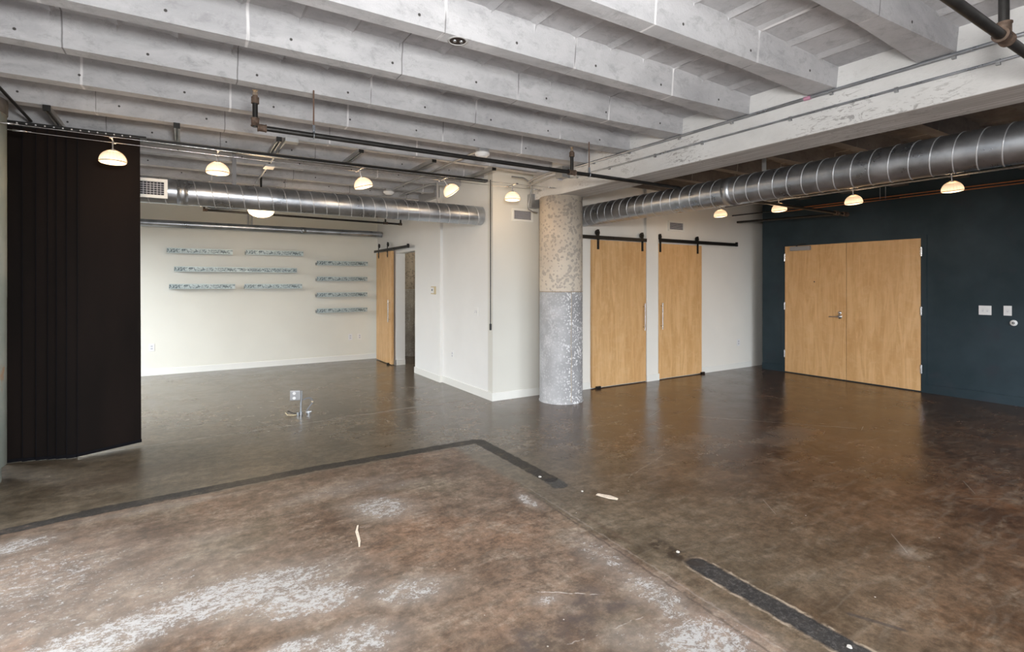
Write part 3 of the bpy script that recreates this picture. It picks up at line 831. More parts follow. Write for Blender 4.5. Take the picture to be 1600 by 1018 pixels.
# ------------------------------------------------------------------ black sprinkler pipes
def pipe_run(label, pts, r, name='sprinkler_pipe', mat='pipe', fit=(), riser=(), rods=(), cat='pipe'):
    c = Vector(pts[0]).lerp(Vector(pts[-1]), .5)
    t = thing(name, label, cat, tuple(c))
    m = MB(); m.tube(pts, r, 16); m.build('pipe', mat, t)
    for f in fit:                       # (a, b, k) thick couplings
        m = MB(); a, b = Vector(f[0]), Vector(f[1]); k = f[2] if len(f) > 2 else 1.45
        d = (b-a)
        m.tube([a, a+d*.12, a+d*.14, a+d*.86, a+d*.88, b], r, 16, radii=[r*k*1.12, r*k*1.12, r*k, r*k, r*k*1.12, r*k*1.12]); m.build('coupling', 'fitting', t)
    for a, b, head in riser:
        m = MB(); m.cyl(a, b, r*.92); rr = m.build('riser', mat, t)
        if head:
            b = Vector(b)
            m = MB(); m.tube([b-Vector((0, 0, .02)), b+Vector((0, 0, .022))], r*1.35, 14); m.tube([b+Vector((0, 0, .022)), b+Vector((0, 0, .034))], r*.9, 12); m.build('coupling', 'fitting', rr)
            m = MB(); z0 = .034
            m.tube([b+Vector((-.012, 0, z0)), b+Vector((-.012, 0, z0+.02)), b+Vector((0, 0, z0+.034))], .003, 6)
            m.tube([b+Vector((.012, 0, z0)), b+Vector((.012, 0, z0+.02)), b+Vector((0, 0, z0+.034))], .003, 6)
            m.cyl(b+Vector((0, 0, z0)), b+Vector((0, 0, z0+.03)), .004, 8)
            m.lathe([(.0, z0+.038), (.018, z0+.036), (.018, z0+.034), (0, z0+.033)], b, 16); m.build('sprinkler_head', 'brass', rr)
    for x, y, zp, zt in rods:
        m = MB(); m.cyl((x, y, zp+r), (x, y, zt), .0055, 8); h = m.build('hanger_rod', 'rod', t)
        m = MB(); m.tube(arc((x, y, zp), r+.004, 0, 360, 20, 'YZ'), .005, 6); m.box(x-.009, x+.009, y-.008, y+.008, zp+r, zp+r+.055)
        m.build('pipe_clamp', 'galv', h)
    return t
pz, py = 2.565, 3.945
pts = [(.405, py, pz+.05)]+[tuple(q) for q in arc((.425+.02, py, pz+.04), .04, 180, 270, 6)]+[(4.60, py, pz)]
pipe_run('long black sprinkler pipe crossing under the joists to the white beam, with two risers',
         [(.445, py, pz), (4.66, py, pz)], .0185,
         fit=[((.475, py, pz), (.42, py, pz), 1.35), ((.405, py, pz+.005), (.405, py, pz+.06), 1.35), ((3.105, py, pz), (3.185, py, pz), 1.35)],
         riser=[((.405, py, pz), (.405, py, 2.745), True), ((3.145, py, pz), (3.145, py, 2.735), True)],
         rods=[(.785, py, pz, 2.888), (3.36, py, pz, 2.888)])
pz2, py2 = 2.56, .785
pipe_run('thick black sprinkler pipe with a tee at the top right corner', [(-1.9, py2, pz2), (4.40, py2, pz2)], .0205,
         fit=[((2.945, py2, pz2), (3.035, py2, pz2), 1.35), ((2.99, py2, pz2+.005), (2.99, py2, pz2+.062), 1.3)],
         riser=[((2.99, py2, pz2), (2.99, py2, 2.80), True)])
pipe_run('black sprinkler pipe in the far room just above the slim silver duct', [(.24, 8.6, 2.545), (3.13, 8.6, 2.515)], .016,
         fit=[((.27, 8.6, 2.545), (.215, 8.6, 2.545), 1.3), ((2.83, 8.6, 2.518), (2.90, 8.6, 2.518), 1.3), ((3.10, 8.6, 2.515), (3.15, 8.6, 2.515), 1.25)],
         riser=[((.23, 8.6, 2.545), (.23, 8.6, 2.70), True), ((2.865, 8.6, 2.52), (2.865, 8.6, 2.66), True), ((3.13, 8.6, 2.515), (3.13, 8.6, 2.60), False)],
         rods=[(.86, 8.6, 2.54, 3.08)])
pipe_run('black pipe running towards the entrance wall above the double doors', [(8.0, 5.53, 2.547), (8.0, 3.83, 2.497)], .0185)
pipe_run('black sprinkler pipe with rusty valves ending high in front of the dark wall', [(5.2, 3.81, 2.497), (8.06, 3.81, 2.492)], .0185,
         fit=[((7.72, 3.81, 2.492), (7.80, 3.81, 2.492), 1.5), ((7.93, 3.81, 2.492), (8.06, 3.81, 2.492), 1.55)])
pipe_run('thin dark conduit above the black pipe by the closet wall', [(8.15, 5.733, 2.69), (8.15, 3.2, 2.66)], .009, name='conduit_pipe', cat='conduit')

# copper lines
for dz, lb in ((0, 'upper of two copper pipes high on the dark wall'), (-.035, 'lower of two copper pipes high on the dark wall')):
    t = thing('copper_pipe', lb, 'pipe', (8.55, 2, 2.745+dz), group='copper pipes on the dark wall')
    m = MB(); m.cyl((8.55, 5.2, 2.745+dz), (8.55, -2.8, 2.745+dz), .0075, 10); m.build('pipe', 'copper', t)
for y, lb in ((1.0, 'pair of thin rods holding the copper pipes near the right edge'), (3.55, 'pair of thin rods holding the copper pipes above the entrance doors')):
    t = thing('pipe_hanger', lb, 'pipe hanger', (8.55, y, 2.70), group='copper pipe hangers')
    for q in (-.035, .035):
        m = MB(); m.cyl((8.52, y+q, 2.70), (8.52, y+q, 2.89), .005, 8); m.build('rod', 'galv_dull', t)

# ------------------------------------------------------------------ conduits and boxes
def conduit(label, pts, r=.011, mat='galv_dull', name='steel_conduit', clips=(), cl='galv_dull'):
    t = thing(name, label, 'conduit', tuple(Vector(pts[0]).lerp(Vector(pts[-1]), .5)))
    m = MB(); m.tube(pts, r, 10); m.build('tube', mat, t)
    for c in clips:
        m = MB(); m.box(c[0]-.006, c[0]+.006+r, c[1]-.01, c[1]+.01, c[2]-r-.012, c[2]+r+.004); m.build('conduit_clip', cl, t)
    return t
clipY = [-.1, .75, 1.25, 1.95, 2.75, 3.3, 3.95, 4.5]
conduit('upper bright steel conduit along the face of the white beam', [(3.898, -2.8, 2.868), (3.898, 4.94, 2.868)], .0125, 'galv', clips=[(3.898, y, 2.868) for y in clipY])
conduit('lower thin steel conduit along the face of the white beam', [(3.903, -2.8, 2.757), (3.903, 4.90, 2.757), (3.90, 5.05, 2.79)], .0085, 'galv', clips=[(3.903, y+.3, 2.757) for y in clipY])
m = MB(); m.tube([(3.898, 2.09, 2.868), (3.898, 2.14, 2.868)], .0145, 12); tag(m.build('tape_band', 'tape'), 'pink tape wrapped round the upper conduit on the beam', 'tape')
conduit('steel conduit under the joists from the square box towards the ceiling fan', [(.82, 5.36, 2.872), (.82, 7.9, 2.872)], .012)
conduit('steel conduit under the joists between the two smoke detectors', [(2.57, 4.82, 2.872), (2.57, 7.40, 2.872)], .012)
conduit('steel conduit bending towards the grey box on the partition', [(2.85, 7.85, 2.872), (2.88, 6.75, 2.872), (2.92, 6.66, 2.872), (3.22, 6.64, 2.86)], .012)
conduit('thin conduit along the joist from the square box to the beam end', [(.92, 5.345, 2.876), (3.60, 5.345, 2.876), (3.70, 5.345, 2.876)], .0065)
conduit('grey flexible conduit curling down the wall left of the column', [(3.50, 5.60, 2.85), (3.68, 5.60, 2.85), (3.755, 5.60, 2.82), (3.80, 5.60, 2.76), (3.78, 5.60, 2.62), (3.75, 5.60, 2.52), (3.77, 5.62, 2.46), (3.84, 5.62, 2.432), (3.92, 5.64, 2.43)], .0095, name='flexible_conduit')
conduit('upper curved conduit entering the box at the column head', [(3.66, 5.48, 2.77), (3.70, 5.36, 2.815), (3.76, 5.20, 2.85), (3.82, 5.085, 2.865)], .010, name='flexible_conduit')
conduit('lower curved conduit entering the box at the column head', [(3.66, 5.50, 2.72), (3.72, 5.34, 2.765), (3.78, 5.18, 2.80), (3.83, 5.085, 2.81)], .010, name='flexible_conduit')
conduit('long grey conduit high under the slab near the dark wall', [(7.5, 5.4, 2.745), (7.5, -2.8, 2.733)], .013)
conduit('dark conduit at the top left corner, slanting above the green column', [(-1.10, 4.35, 2.872), (-1.10, 5.88, 2.868)], .0115, 'pipe')
def jbox(label, x0, x1, y0, y1, z0, z1, mat='galv_dull', knock=True, name='junction_box', cat='junction box'):
    t = thing(name, label, cat, ((x0+x1)/2, (y0+y1)/2, z0))
    m = MB(); m.box(x0, x1, y0, y1, z0, z1); m.build('box_body', mat, t, bevel=.003)
    if knock:
        m = MB(); m.box(x0-.003, x1+.003, y0-.003, y1+.003, z0-.004, z0); m.build('cover_plate', mat, t)
    return t
jbox('square steel junction box under a joist right of the third short strut', .80, .92, 5.30, 5.40, 2.845, 2.884)
jbox('steel junction box on the conduit leading to the ceiling fan', .77, .87, 6.50, 6.68, 2.835, 2.858)
jbox('steel junction box at the head of the column on the beam face', 3.80, 3.914, 4.95, 5.08, 2.77, 2.90, knock=False)
jbox('pale steel cover box beside the junction box on the beam face', 3.845, 3.914, 5.09, 5.105, 2.755, 2.83, 'plastic_grey', knock=False)
jbox('long grey metal trough box high on the white partition', 3.215, 3.283, 7.33, 8.0, 2.81, 2.93, 'alu', knock=False, name='trough_box', cat='electrical box')
jbox('grey box tucked between the wall and the round column', 3.86, 3.99, 5.69, 5.788, 2.50, 2.68, 'galv_dull', knock=False, name='transformer_box', cat='electrical box')

def smoke(label, x, y, zc=2.885):
    t = thing('smoke_detector', label, 'smoke detector', (x, y, zc-.07), group='white smoke detectors')
    m = MB(); m.box(x-.055, x+.055, y-.045, y+.045, zc-.034, zc-.0005); m.build('mounting_box', 'galv_dull', t, bevel=.003)
    m = MB(); m.lathe([(.0, -.085), (.045, -.083), (.06, -.072), (.062, -.065), (.075, -.060), (.078, -.048), (.074, -.034), (0, -.034)], (x, y, zc), 28); m.build('detector_body', 'plastic', t)
smoke('white smoke detector just above the long black sprinkler pipe', 2.60, 4.735)
smoke('white smoke detector further back, just above the far room duct', 2.53, 7.45)

t = thing('recessed_ceiling_box', 'round dark hole with wiring box in the underside of a joist', 'ceiling box', (1.32, 2.695, 2.88))
m = MB(); m.lathe([(.058, .0045), (.058, .002), (.048, .001), (.046, .004)], (1.32, 2.695, 2.880), 32); m.build('rim', simple('grey_rim', (.42, .42, .42), .7), t)
m = MB(); m.lathe([(.047, .0035), (.02, .0045), (0, .0045)], (1.32, 2.695, 2.880), 32); m.build('dark_disc', 'hole', t)  # flat dark disc, no cut opening; the hole's shade is in its colour
for dx, dy in ((-.016, .004), (.02, -.006)):
    m = MB(); m.lathe([(0, -.004), (.009, -.003), (.011, .004)], (1.32+dx, 2.695+dy, 2.880), 16); m.build('screw', 'galv', t)

# struts fixed across two joists above the screen track
sl = ['nearest the green column', 'above the right edge of the screens', 'left of the junction box',
      'fourth from the left', 'fifth from the left', 'nearest the partition corner']
proto = None
for x, lb in zip((-.91, -.06, .754, 1.53, 2.335, 3.10), sl):
    if proto is None:
        t = thing('steel_strut', '', 'strut', (x, 5.36, 2.84), group='short struts above the screen track')
        m = MB(); m.box(x-.021, x-.018, 5.36, 6.08, 2.843, 2.884); m.box(x+.018, x+.021, 5.36, 6.08, 2.843, 2.884); m.box(x-.018, x+.018, 5.36, 6.08, 2.881, 2.884)
        m.box(x-.021, x-.010, 5.36, 6.08, 2.843, 2.846); m.box(x+.010, x+.021, 5.36, 6.08, 2.843, 2.846)
        m.build('channel', 'galv_dull', t)
        m = MB(); m.box(x-.024, x+.024, 5.345, 5.362, 2.838, 2.884); m.build('end_cap', 'black', t, bevel=.002)
        proto = t
    else: t = copy_tree(proto); t.location.x = x
    t['label'] = 'short steel strut with black cap above the track, '+lb

# ------------------------------------------------------------------ sliding screens and their track
t = thing('screen_track', 'long black ceiling track from the green column to the partition corner', 'curtain track', (1, 5.93, 2.80))
m = MB(); m.box(-2.0, 3.318, 5.89, 5.965, 2.812, 2.842); m.build('track_rail', 'black', t, bevel=.003)
m = MB()
for i in range(2): m.box(-2.0, -.30, 5.80+.03*i, 5.825+.03*i, 2.815, 2.836)
m.build('side_track', 'black', t)
proto = None
for i in range(14):
    x = -1.17+.058*i
    if proto is None:
        m = MB(); m.cyl((x, 5.795, 2.818), (x, 5.790, 2.818), .006, 8); proto = m.build('roller', 'plastic_grey', t); px = x
    else: c = proto.copy(); C.objects.link(c); c.parent = t; c.location.x = x-px
def screen(label, x0, x1, y0t, y0b, y1b, thick=.004, lift=.040):
    t = thing('sliding_screen', label, 'panel curtain', ((x0+x1)/2, y0t, .03), group='dark sliding screens')
    m = MB(); NX, NZ = 6, 12; vs = []
    for s_ in (0, thick):
        for j in range(NZ+1):
            f = 1-j/NZ; z = lift-.010+(2.822-lift)*(j/NZ)
            for i in range(NX+1):
                g = i/NX; x = x0+(x1-x0)*g
                yb = y0b+(y1b-y0b)*g; y = y0t+(yb-y0t)*f**1.2
                vs.append((x, y+s_, z))
    K = (NX+1)*(NZ+1); fs = []
    for j in range(NZ):
        for i in range(NX):
            a = j*(NX+1)+i
            fs += [(a, a+1, a+NX+2, a+NX+1), (K+a, K+a+NX+1, K+a+NX+2, K+a+1)]
    for i in range(NX): fs += [(i, K+i, K+i+1, i+1), (NZ*(NX+1)+i, NZ*(NX+1)+i+1, K+NZ*(NX+1)+i+1, K+NZ*(NX+1)+i)]
    for j in range(NZ):
        a = j*(NX+1); b = a+NX; fs += [(a, a+NX+1, K+a+NX+1, K+a), (b, K+b, K+b+NX+1, b+NX+1)]
    m.add(vs, fs); m.build('fabric_panel', 'curtain', t)
    m = MB(); m.add([(x0-.002, y0t-.002, 2.812), (x0+.004, y0t-.002, 2.812), (x0+.004, y0b-.002, .03), (x0-.002, y0b-.002, .03), (x0-.002, y0t+.006, 2.812), (x0+.004, y0t+.006, 2.812), (x0+.004, y0b+.006, .03), (x0-.002, y0b+.006, .03)], [(0, 1, 2, 3), (4, 7, 6, 5), (0, 4, 5, 1), (3, 2, 6, 7), (0, 3, 7, 4), (1, 5, 6, 2)]); m.build('side_hem', 'hem', t)
    m = MB()
    A, B = Vector((x0, y0b+.002, min(.026, lift))), Vector((x1, y1b+.002, lift)); d = (B-A).normalized(); nn = Vector((-d.y, d.x, 0))
    R = Matrix((d, nn, Vector((0, 0, 1)))).transposed()
    m.obox((A+B)/2, ((B-A).length+.004, .012, .028), R); m.build('weight_bar', 'hem', t)
    return t
screen('widest dark brown screen panel, hanging at the right end of the stack', -.785, -.345, 5.80, 5.79, 5.955)
xs = [-.86, -.93, -.99, -1.07, -1.16, -1.30]
lbs = ['narrow dark screen strip directly left of the widest panel', 'second narrow dark screen strip left of the widest panel', 'third narrow dark screen strip left of the widest panel',
       'fourth dark screen strip left of the widest panel', 'fifth dark screen strip, near the green column', 'dark screen strip partly behind the green column']
for i, (x, lb) in enumerate(zip(xs, lbs)):
    hi = -.788 if i == 0 else xs[i-1]
    screen(lb, x, hi, 5.815+.022*i, 5.815+.024*i, 5.815+.024*i, lift=.017)
m = MB(); m.tube([(3.285, 5.765, 2.815), (3.285, 5.765, .99)], .0065, 8); ob = m.build('pull_wand', 'slot'); tag(ob, 'thin black pull wand hanging down the partition corner', 'pull wand')
m = MB(); m.tube([(3.285, 5.765, .99), (3.285, 5.765, .91)], .014, 12); m.build('grip', 'black', ob)

# ------------------------------------------------------------------ cable lamps
def cable(label, pts, r=.0028, grp='lamp cables', mid=None):
    t = thing('lamp_cable', label, 'lamp cable', tuple(Vector(pts[0]).lerp(Vector(pts[-1]), .5)), group=grp)
    a, b = Vector(pts[0]), Vector(pts[-1])
    sag = [a.lerp(b, i/16)-Vector((0, 0, .02*4*(i/16)*(1-i/16))) for i in range(17)] if not mid else [a]+[Vector(q) for q in mid]+[b]
    m = MB(); m.tube(sag, r, 6); m.build('wire', 'chrome', t)
    for p, q in ((a, b), (b, a)):
        d = (q-p).normalized(); m = MB(); m.tube([p, p+d*.03, p+d*.032, p+d*.11, p+d*.112, p+d*.14], r, 8, radii=[.004, .004, .008, .008, .004, .004]); m.build('turnbuckle', 'chrome', t)
RL = ((4.815, 2.515), (3.931, 2.49), (3.037, 2.47), (2.117, 2.475))
cable('front wire of the lamp cable pair from the green column to the round column', [(-1.18, 5.20, 2.672), (3.90, 5.20, 2.680)])
cable('rear wire of the lamp cable pair from the green column to the round column', [(-1.15, 5.41, 2.672), (3.83, 5.41, 2.680)])
cable('left wire of the lamp cable pair in front of the dark wall', [(6.445, 5.73, 2.685), (6.445, -2.98, 2.68)], mid=[(6.445, y, z+.135+.0146) for y, z in RL])
cable('right wire of the lamp cable pair in front of the dark wall', [(6.655, 5.73, 2.655), (6.655, -2.98, 2.65)], mid=[(6.655, y, z+.135-.0146) for y, z in RL])
def make_lamp():
    t = thing('cable_lamp', '', 'lamp', (0, 0, 0))
    R = .092
    m = MB(); m.tube([(0, -.105, .135), (0, .105, .135)], .0045, 8)
    for y in (-.105, .105): m.cyl((-.012, y, .135), (.012, y, .135), .008, 8)
    m.build('crossbar', 'chrome', t)
    m = MB(); m.tube([(0, 0, .135), (0, 0, .048)], .0055, 10); m.tube([(0, 0, .062), (0, 0, .045)], .016, 14); m.build('stem', 'chrome', t)
    m = MB(); pr = [(0.012, .046)]
    for i in range(1, 9):
        a = i/8*PI/2; pr.append((R*math.sin(a)**.85, -.036+.088*math.cos(a)))
    pr += [(R*.99, -.042), (R*.90, -.050), (R*.6, -.056), (R*.3, -.058), (.002, -.059)]
    m.lathe(pr, (0, 0, 0), 36); m.build('glass_shade', 'shade', t)
    m = MB(); m.tube([(R*1.03*math.sin(a), 0, -.036+.092*math.cos(a)) for a in [(-.5+i/12*2.05) for i in range(13)]], .004, 6)
    m.lathe([(R*1.005, -.036), (R*1.02, -.039), (R*1.005, -.042)], (0, 0, 0), 36); m.build('clip', 'brass', t)
    l = bpy.data.lights.new('lamp_light', 'POINT'); l.energy = LAMP_W; l.color = (1, .70, .42); l.shadow_soft_size = .085
    lo = bpy.data.objects.new('lamp_light', l); C.objects.link(lo); lo.parent = t; lo.location = (0, 0, -.12)
    l2 = bpy.data.lights.new('lamp_uplight', 'POINT'); l2.energy = LAMP_W*.2; l2.color = (1, .66, .36); l2.shadow_soft_size = .06
    lo = bpy.data.objects.new('lamp_uplight', l2); C.objects.link(lo); lo.parent = t; lo.location = (0, 0, .09)
    return t
lamp = make_lamp(); used = False
def place_lamp(x, y, z, rz, label, group, tilt=(0, 0), s=1.0):
    global used
    t = lamp if not used else copy_tree(lamp); used = True
    from mathutils import Euler
    e = Euler((math.radians(tilt[0]), math.radians(tilt[1]), math.radians(rz)))
    t.location = Vector((x, y, z+.135))-e.to_matrix() @ Vector((0, 0, .135)); t.rotation_euler = e; t['label'] = label; t['group'] = group
    return t
g1 = 'glowing half-dome lamps on the left cable'
for x, z, lb, tl, rz in ((-.496, 2.524, 'glowing dome lamp hanging in front of the dark screens', (0, 0), 70),
                     (.245, 2.520, 'glowing dome lamp on the left cable, first one right of the dark screens', (0, 0), 10),
                     (1.498, 2.518, 'slightly tilted glowing dome lamp in front of the middle of the left duct', (0, -14), 20),
                     (2.423, 2.520, 'strongly tilted glowing lamp near the right end of the left duct', (0, -38), 60),
                     (3.325, 2.545, 'glowing dome lamp in front of the square wall vent', (0, 0), 45)):
    place_lamp(x, 5.305, z, 0, lb, g1, tl)
g2 = 'glowing half-dome lamps on the right cable'
for y, z, lb, s_ in ((4.815, 2.515, 'glowing dome lamp on the right cable nearest the narrower sliding door', 0),
                 (3.931, 2.49, 'glowing dome lamp just left of the entrance doors', 0),
                 (3.037, 2.47, 'glowing dome lamp above the middle of the entrance doors', 0),
                 (2.117, 2.475, 'glowing dome lamp right of the entrance doors, nearest on the right cable', 0)):
    place_lamp(6.55, y, z, 90, lb, g2, (-8, 0))

# ------------------------------------------------------------------ ceiling fan with bowl light
fx, fy = .869, 7.76
t = thing('ceiling_fan', 'dark ceiling fan with glowing bowl, mostly hidden behind the left duct', 'ceiling fan', (fx, fy, 2.40))
m = MB(); m.lathe([(.0, 3.085), (.065, 3.08), (.06, 3.03), (.02, 2.99), (.013, 2.98), (.013, 2.62), (.03, 2.615), (.0, 2.61)], (fx, fy, 0), 20); m.build('downrod', 'black', t)
m = MB(); m.lathe([(.02, 2.625), (.09, 2.61), (.115, 2.57), (.115, 2.53), (.08, 2.505), (.0, 2.50)], (fx, fy, 0), 32); m.build('motor', 'black', t)
for k in range(5):
    a = math.radians(72*k+3); d = Vector((math.cos(a), math.sin(a), 0)); n_ = Vector((-d.y, d.x, .12)).normalized()
    R = Matrix((d, n_, d.cross(n_))).transposed()
    m = MB(); m.obox(Vector((fx, fy, 2.515))+d*.42, (.55, .125, .008), R); m.build('blade', 'black', t, bevel=.003)
    m = MB(); m.obox(Vector((fx, fy, 2.52))+d*.14, (.12, .03, .008), R); m.build('blade_bracket', 'black', t)
m = MB(); m.lathe([(.10, 2.50), (.16, 2.495), (.165, 2.48), (.145, 2.437), (.10, 2.408), (.05, 2.395), (.0, 2.392)], (fx, fy, 0), 36); m.build('light_bowl', 'bowl', t)
l = bpy.data.lights.new('fan_light', 'POINT'); l.energy = 30; l.color = (1, .72, .44); l.shadow_soft_size = .12
lo = bpy.data.objects.new('fan_light', l); C.objects.link(lo); lo.location = (fx, fy, 2.33)

# ------------------------------------------------------------------ pressed steel ledges on the far wall
def ledge(x0, x1, z, label, grp):
    L = x1-x0
    t = thing('wall_ledge', label, 'wall ledge', (x0, 10.22, z), group=grp)
    m = MB(); m.box(x0, x1, 10.220, 10.224, z, z+.086); m.build('front_lip', 'ledge', t)
    m = MB(); m.box(x0, x1, 10.224, YF-.001, z+.002, z+.006); m.box(x0, x1, YF-.004, YF-.001, z+.006, z+.05); m.build('shelf_plate', 'galv_dull', t)
    m = MB(); m.box(x0, x0+.003, 10.224, YF-.004, z+.006, z+.05); m.box(x1-.003, x1, 10.224, YF-.004, z+.006, z+.05); m.build('end_plate', 'galv_dull', t)
gl_, gr_ = 'pale steel ledges, left cluster on the far wall', 'pale steel ledges, stack of four near the doorway'
ledge(-.254, .70, 2.000, 'short pale steel ledge at the top left of the far wall', gl_)
ledge(.901, 1.852, 2.008, 'short pale steel ledge in the top row, right of the top left one', gl_)
ledge(-.152, 1.741, 1.697, 'longest pale steel ledge, middle row of the left cluster', gl_)
ledge(-.222, .736, 1.408, 'short pale steel ledge at the lower left, under the longest ledge', gl_)
ledge(.881, 1.830, 1.408, 'short pale steel ledge at the lower right, under the longest ledge', gl_)
ledge(2.089, 3.05, 1.845, 'topmost pale steel ledge in the stack of four', gr_)
ledge(2.089, 3.04, 1.546, 'second pale steel ledge from the top in the stack of four', gr_)
ledge(2.089, 3.04, 1.245, 'third pale steel ledge from the top in the stack of four', gr_)
ledge(2.089, 3.04, .947, 'lowest pale steel ledge in the stack of four', gr_)

# ------------------------------------------------------------------ outlets, switches, thermostat
def plate(name, label, cat, ax, u, z, w_, h, face, kind='outlet', mat='plastic', grp=None, gangs=1):
    """ax 'y': plate on a wall facing -Y at y=face; ax 'x': wall facing -X at x=face"""
    P = (lambda u0, u1, d0, d1, a, b: (u0, u1, face-d1, face-d0, a, b)) if ax == 'y' else (lambda u0, u1, d0, d1, a, b: (face-d1, face-d0, u0, u1, a, b))
    c = (u, face, z-h/2) if ax == 'y' else (face, u, z-h/2)
    t = thing(name, label, cat, c, group=grp)
    m = MB(); m.box(*P(u-w_/2, u+w_/2, 0, .006, z-h/2, z+h/2)); m.build('cover_plate', mat, t, bevel=.002)
    for gi in range(gangs):
        uc = u+(gi-(gangs-1)/2)*.046
        if kind == 'outlet':
            for s_ in (-1, 1):
                m = MB(); m.box(*P(uc-.016, uc+.016, .006, .0085, z+s_*.020-.013, z+s_*.020+.013)); r_ = m.build('receptacle', 'plastic_grey', t, bevel=.001)
                m = MB(); m.box(*P(uc-.008, uc-.005, .0085, .0090, z+s_*.02-.005, z+s_*.02+.006)); m.box(*P(uc+.005, uc+.008, .0085, .0090, z+s_*.02-.005, z+s_*.02+.006)); m.build('slots', 'slot', r_)
        else:
            m = MB(); m.box(*P(uc-.005, uc+.005, .006, .014, z-.002, z+.014)); m.build('toggle', mat, t, bevel=.001)
            m = MB(); m.box(*P(uc-.009, uc+.009, .006, .0075, z-.018, z+.018)); m.build('toggle_surround', 'plastic_grey', t)
    return t
og = 'white wall outlets'
plate('wall_outlet', 'white outlet low on the far wall, right beside the dark screens', 'outlet', 'y', -.461, .456, .077, .122, YF, grp=og)
plate('wall_outlet', 'white outlet low on the far wall, left of the pair near the doorway', 'outlet', 'y', 2.745, .456, .075, .122, YF, grp=og)
plate('wall_outlet', 'off-white plate low on the far wall, nearest the slid-open door', 'outlet', 'y', 2.925, .456, .075, .122, YF, mat='warmwhite', grp=og)
plate('wall_outlet', 'white outlet low on the white partition facing the far room', 'outlet', 'x', 6.965, .46, .075, .115, 3.33, grp=og, mat='white2')
plate('light_switch', 'white double light switch on the white partition', 'light switch', 'x', 6.235, 1.123, .125, .115, 3.33, 'switch', gangs=2, mat='white2')
plate('wall_outlet', 'white outlet low on the closet wall, left of the dark wall', 'outlet', 'y', 8.325, .456, .09, .12, 5.735, grp=og)
plate('light_switch', 'wide white two-gang plate on the dark wall right of the entrance doors', 'light switch', 'x', 2.451, 1.160, .125, .118, XR, 'switch', gangs=2)
plate('light_switch', 'narrower white one-gang plate on the dark wall, further right', 'light switch', 'x', 2.235, 1.163, .077, .122, XR, 'switch')
t = thing('round_sensor', 'small round white knob-like sensor below the switches on the dark wall', 'wall sensor', (XR, 2.180, .98))
m = MB(); m.lathe([(.014, -.016), (.030, -.014), (.036, -.006), (.037, 0)], (XR, 2.180, 1.015), 32, 'X'); m.build('ring', 'plastic', t)
m = MB(); m.lathe([(0, -.010), (.014, -.011)], (XR, 2.180, 1.015), 24, 'X'); m.build('dial', 'slot', t)
m = MB(); m.lathe([(0, -.0135), (.005, -.0135), (.006, -.011)], (XR, 2.180, 1.015), 12, 'X'); m.build('centre_dot', 'plastic', t)
t = thing('thermostat', 'cream thermostat with small dark display on the white partition', 'thermostat', (3.285, 7.53, 1.33))
m = MB(); m.box(3.258, 3.284, 7.455, 7.605, 1.335, 1.455); m.build('case', 'cream_plastic', t, bevel=.006)
m = MB(); m.box(3.254, 3.258, 7.485, 7.590, 1.352, 1.440); cc = m.build('faceplate', 'plastic', t)
m = MB(); m.box(3.252, 3.254, 7.52, 7.565, 1.385, 1.415); m.build('display', 'display', cc)

# ------------------------------------------------------------------ floor outlet on its conduit stub
bx, by = 1.103, 6.36
t = thing('floor_outlet_stand', 'grey metal outlet box on a short conduit standing on the bare floor', 'outlet stand', (bx, by, 0))
R = Matrix.Rotation(math.radians(-22), 3, 'Z')
m = MB(); m.obox((bx-.035, by, .228), (.115, .055, .115), R); bo = m.build('outlet_box', 'alu', t, bevel=.012)
for s_ in (-1, 1):
    m = MB(); c0 = Vector((bx-.035, by, .228+s_*.027)); 
    m.cyl(c0+R @ Vector((-.008, -.027, 0)), c0+R @ Vector((-.008, -.031, 0)), .017, 20); m.build('receptacle', 'plastic', bo)
m = MB(); m.tube([(bx+.022, by+.0, .018), (bx+.022, by, .12), (bx+.030, by, .18), (bx+.030, by, .27)], .0105, 12); m.build('conduit_stub', 'galv', t)
m = MB(); m.tube([(bx+.022, by, 0), (bx+.022, by, .035)], .018, 12); m.tube([(bx-.012, by-.01, .0), (bx-.012, by-.01, .03)], .014, 10); m.build('floor_fitting', 'galv', t)
m = MB(); m.tube([(bx+.045, by, .165), (bx+.085, by, .182), (bx+.125, by, .178), (bx+.150, by, .15), (bx+.145, by, .115), (bx+.12, by, .085), (bx+.095, by, .05), (bx+.085, by, .02)], .0085, 10); m.build('flexible_tube', 'strap', t)
m = MB(); m.tube([(bx+.145, by, .128), (bx+.149, by, .142)], .012, 10); m.build('cable_tie', 'cream_plastic', t)
m = MB(); m.tube([(bx+.105, by-.005, 0), (bx+.105, by-.005, .034)], .020, 12); m.tube([(bx+.075, by-.01, .02), (bx+.135, by-.015, .026)], .012, 10); m.build('floor_fitting', 'galv', t)
m = MB(); m.tube([(bx, by-.01, .008), (bx-.06, by-.02, .007), (bx-.12, by+.01, .012), (bx-.135, by+.05, .03)], .0055, 8); m.build('loose_wire', 'cream_plastic', t)
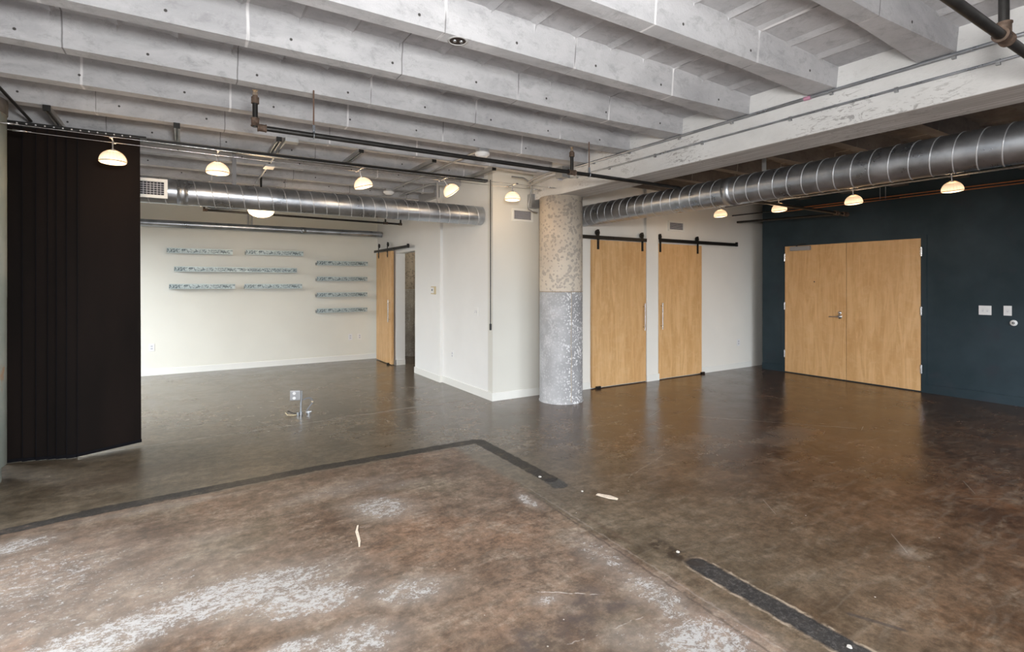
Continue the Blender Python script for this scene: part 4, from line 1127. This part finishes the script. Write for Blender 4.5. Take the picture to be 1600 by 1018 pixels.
m = MB(); m.tube([(bx-.01, by+.01, .01), (bx-.06, by+.04, .02), (bx-.11, by+.06, .045)], .005, 8); m.build('loose_wire', 'slot', t)

# ------------------------------------------------------------------ scraps on the floor
def scrap(name, label, pts, h, mat, cat, grp=None):
    m = MB(); n_ = len(pts)
    cx = sum(p[0] for p in pts)/n_; cy = sum(p[1] for p in pts)/n_
    vs = [(x, y, 0.0005) for x, y in pts]+[(cx+(x-cx)*.86, cy+(y-cy)*.86, h) for x, y in pts]
    m.add(vs, [list(range(n_))[::-1], list(range(n_, 2*n_))]+[(i, (i+1) % n_, n_+(i+1) % n_, n_+i) for i in range(n_)])
    tag(m.build(name, mat), label, cat, group=grp)
scrap('wood_scrap', 'flat pale sliver of wood lying right of the dark floor corner patch', [(2.47, 2.83), (2.50, 2.845), (2.555, 2.76), (2.565, 2.70), (2.54, 2.685), (2.505, 2.735)], .004, 'chip', 'scrap')
scrap('paint_strip', 'thin pale curl of paint on the brown floor in the foreground', [(.905, 3.26), (.915, 3.262), (.893, 3.20), (.882, 3.13), (.868, 3.05), (.845, 2.985), (.838, 2.988), (.853, 3.05), (.865, 3.13), (.872, 3.18)], .003, 'chip', 'scrap')
def crumb(label, x, y, r, sy=1):
    pts = [(x+.5*r*random.uniform(.7, 1.1)*math.cos(a), y+.6*r*sy*random.uniform(.7, 1.1)*math.sin(a)) for a in [2*PI*k/8 for k in range(8)]]
    scrap('plaster_crumb', label, pts, .006, 'plaster', 'crumb', 'plaster crumbs on the floor')
crumb('white plaster crumb on the end of the upper dark floor strip', 2.335, 3.325, .026)
crumb('white plaster crumb just left of the pale wood sliver', 2.43, 2.93, .017)
crumb('white plaster crumb on the start of the lower dark floor strip', 2.335, 1.985, .020)
crumb('largest white plaster crumb at the bottom end of the lower strip', 2.325, 1.09, .026, .7)

l = bpy.data.lights.new('passage_fill_light', 'POINT'); l.energy = 22; l.color = (1, .88, .72); l.shadow_soft_size = .15  # unseen light added to brighten the column beyond the doorway
lo = bpy.data.objects.new('passage_fill_light', l); C.objects.link(lo); lo.location = (4.3, 9.2, 2.6)
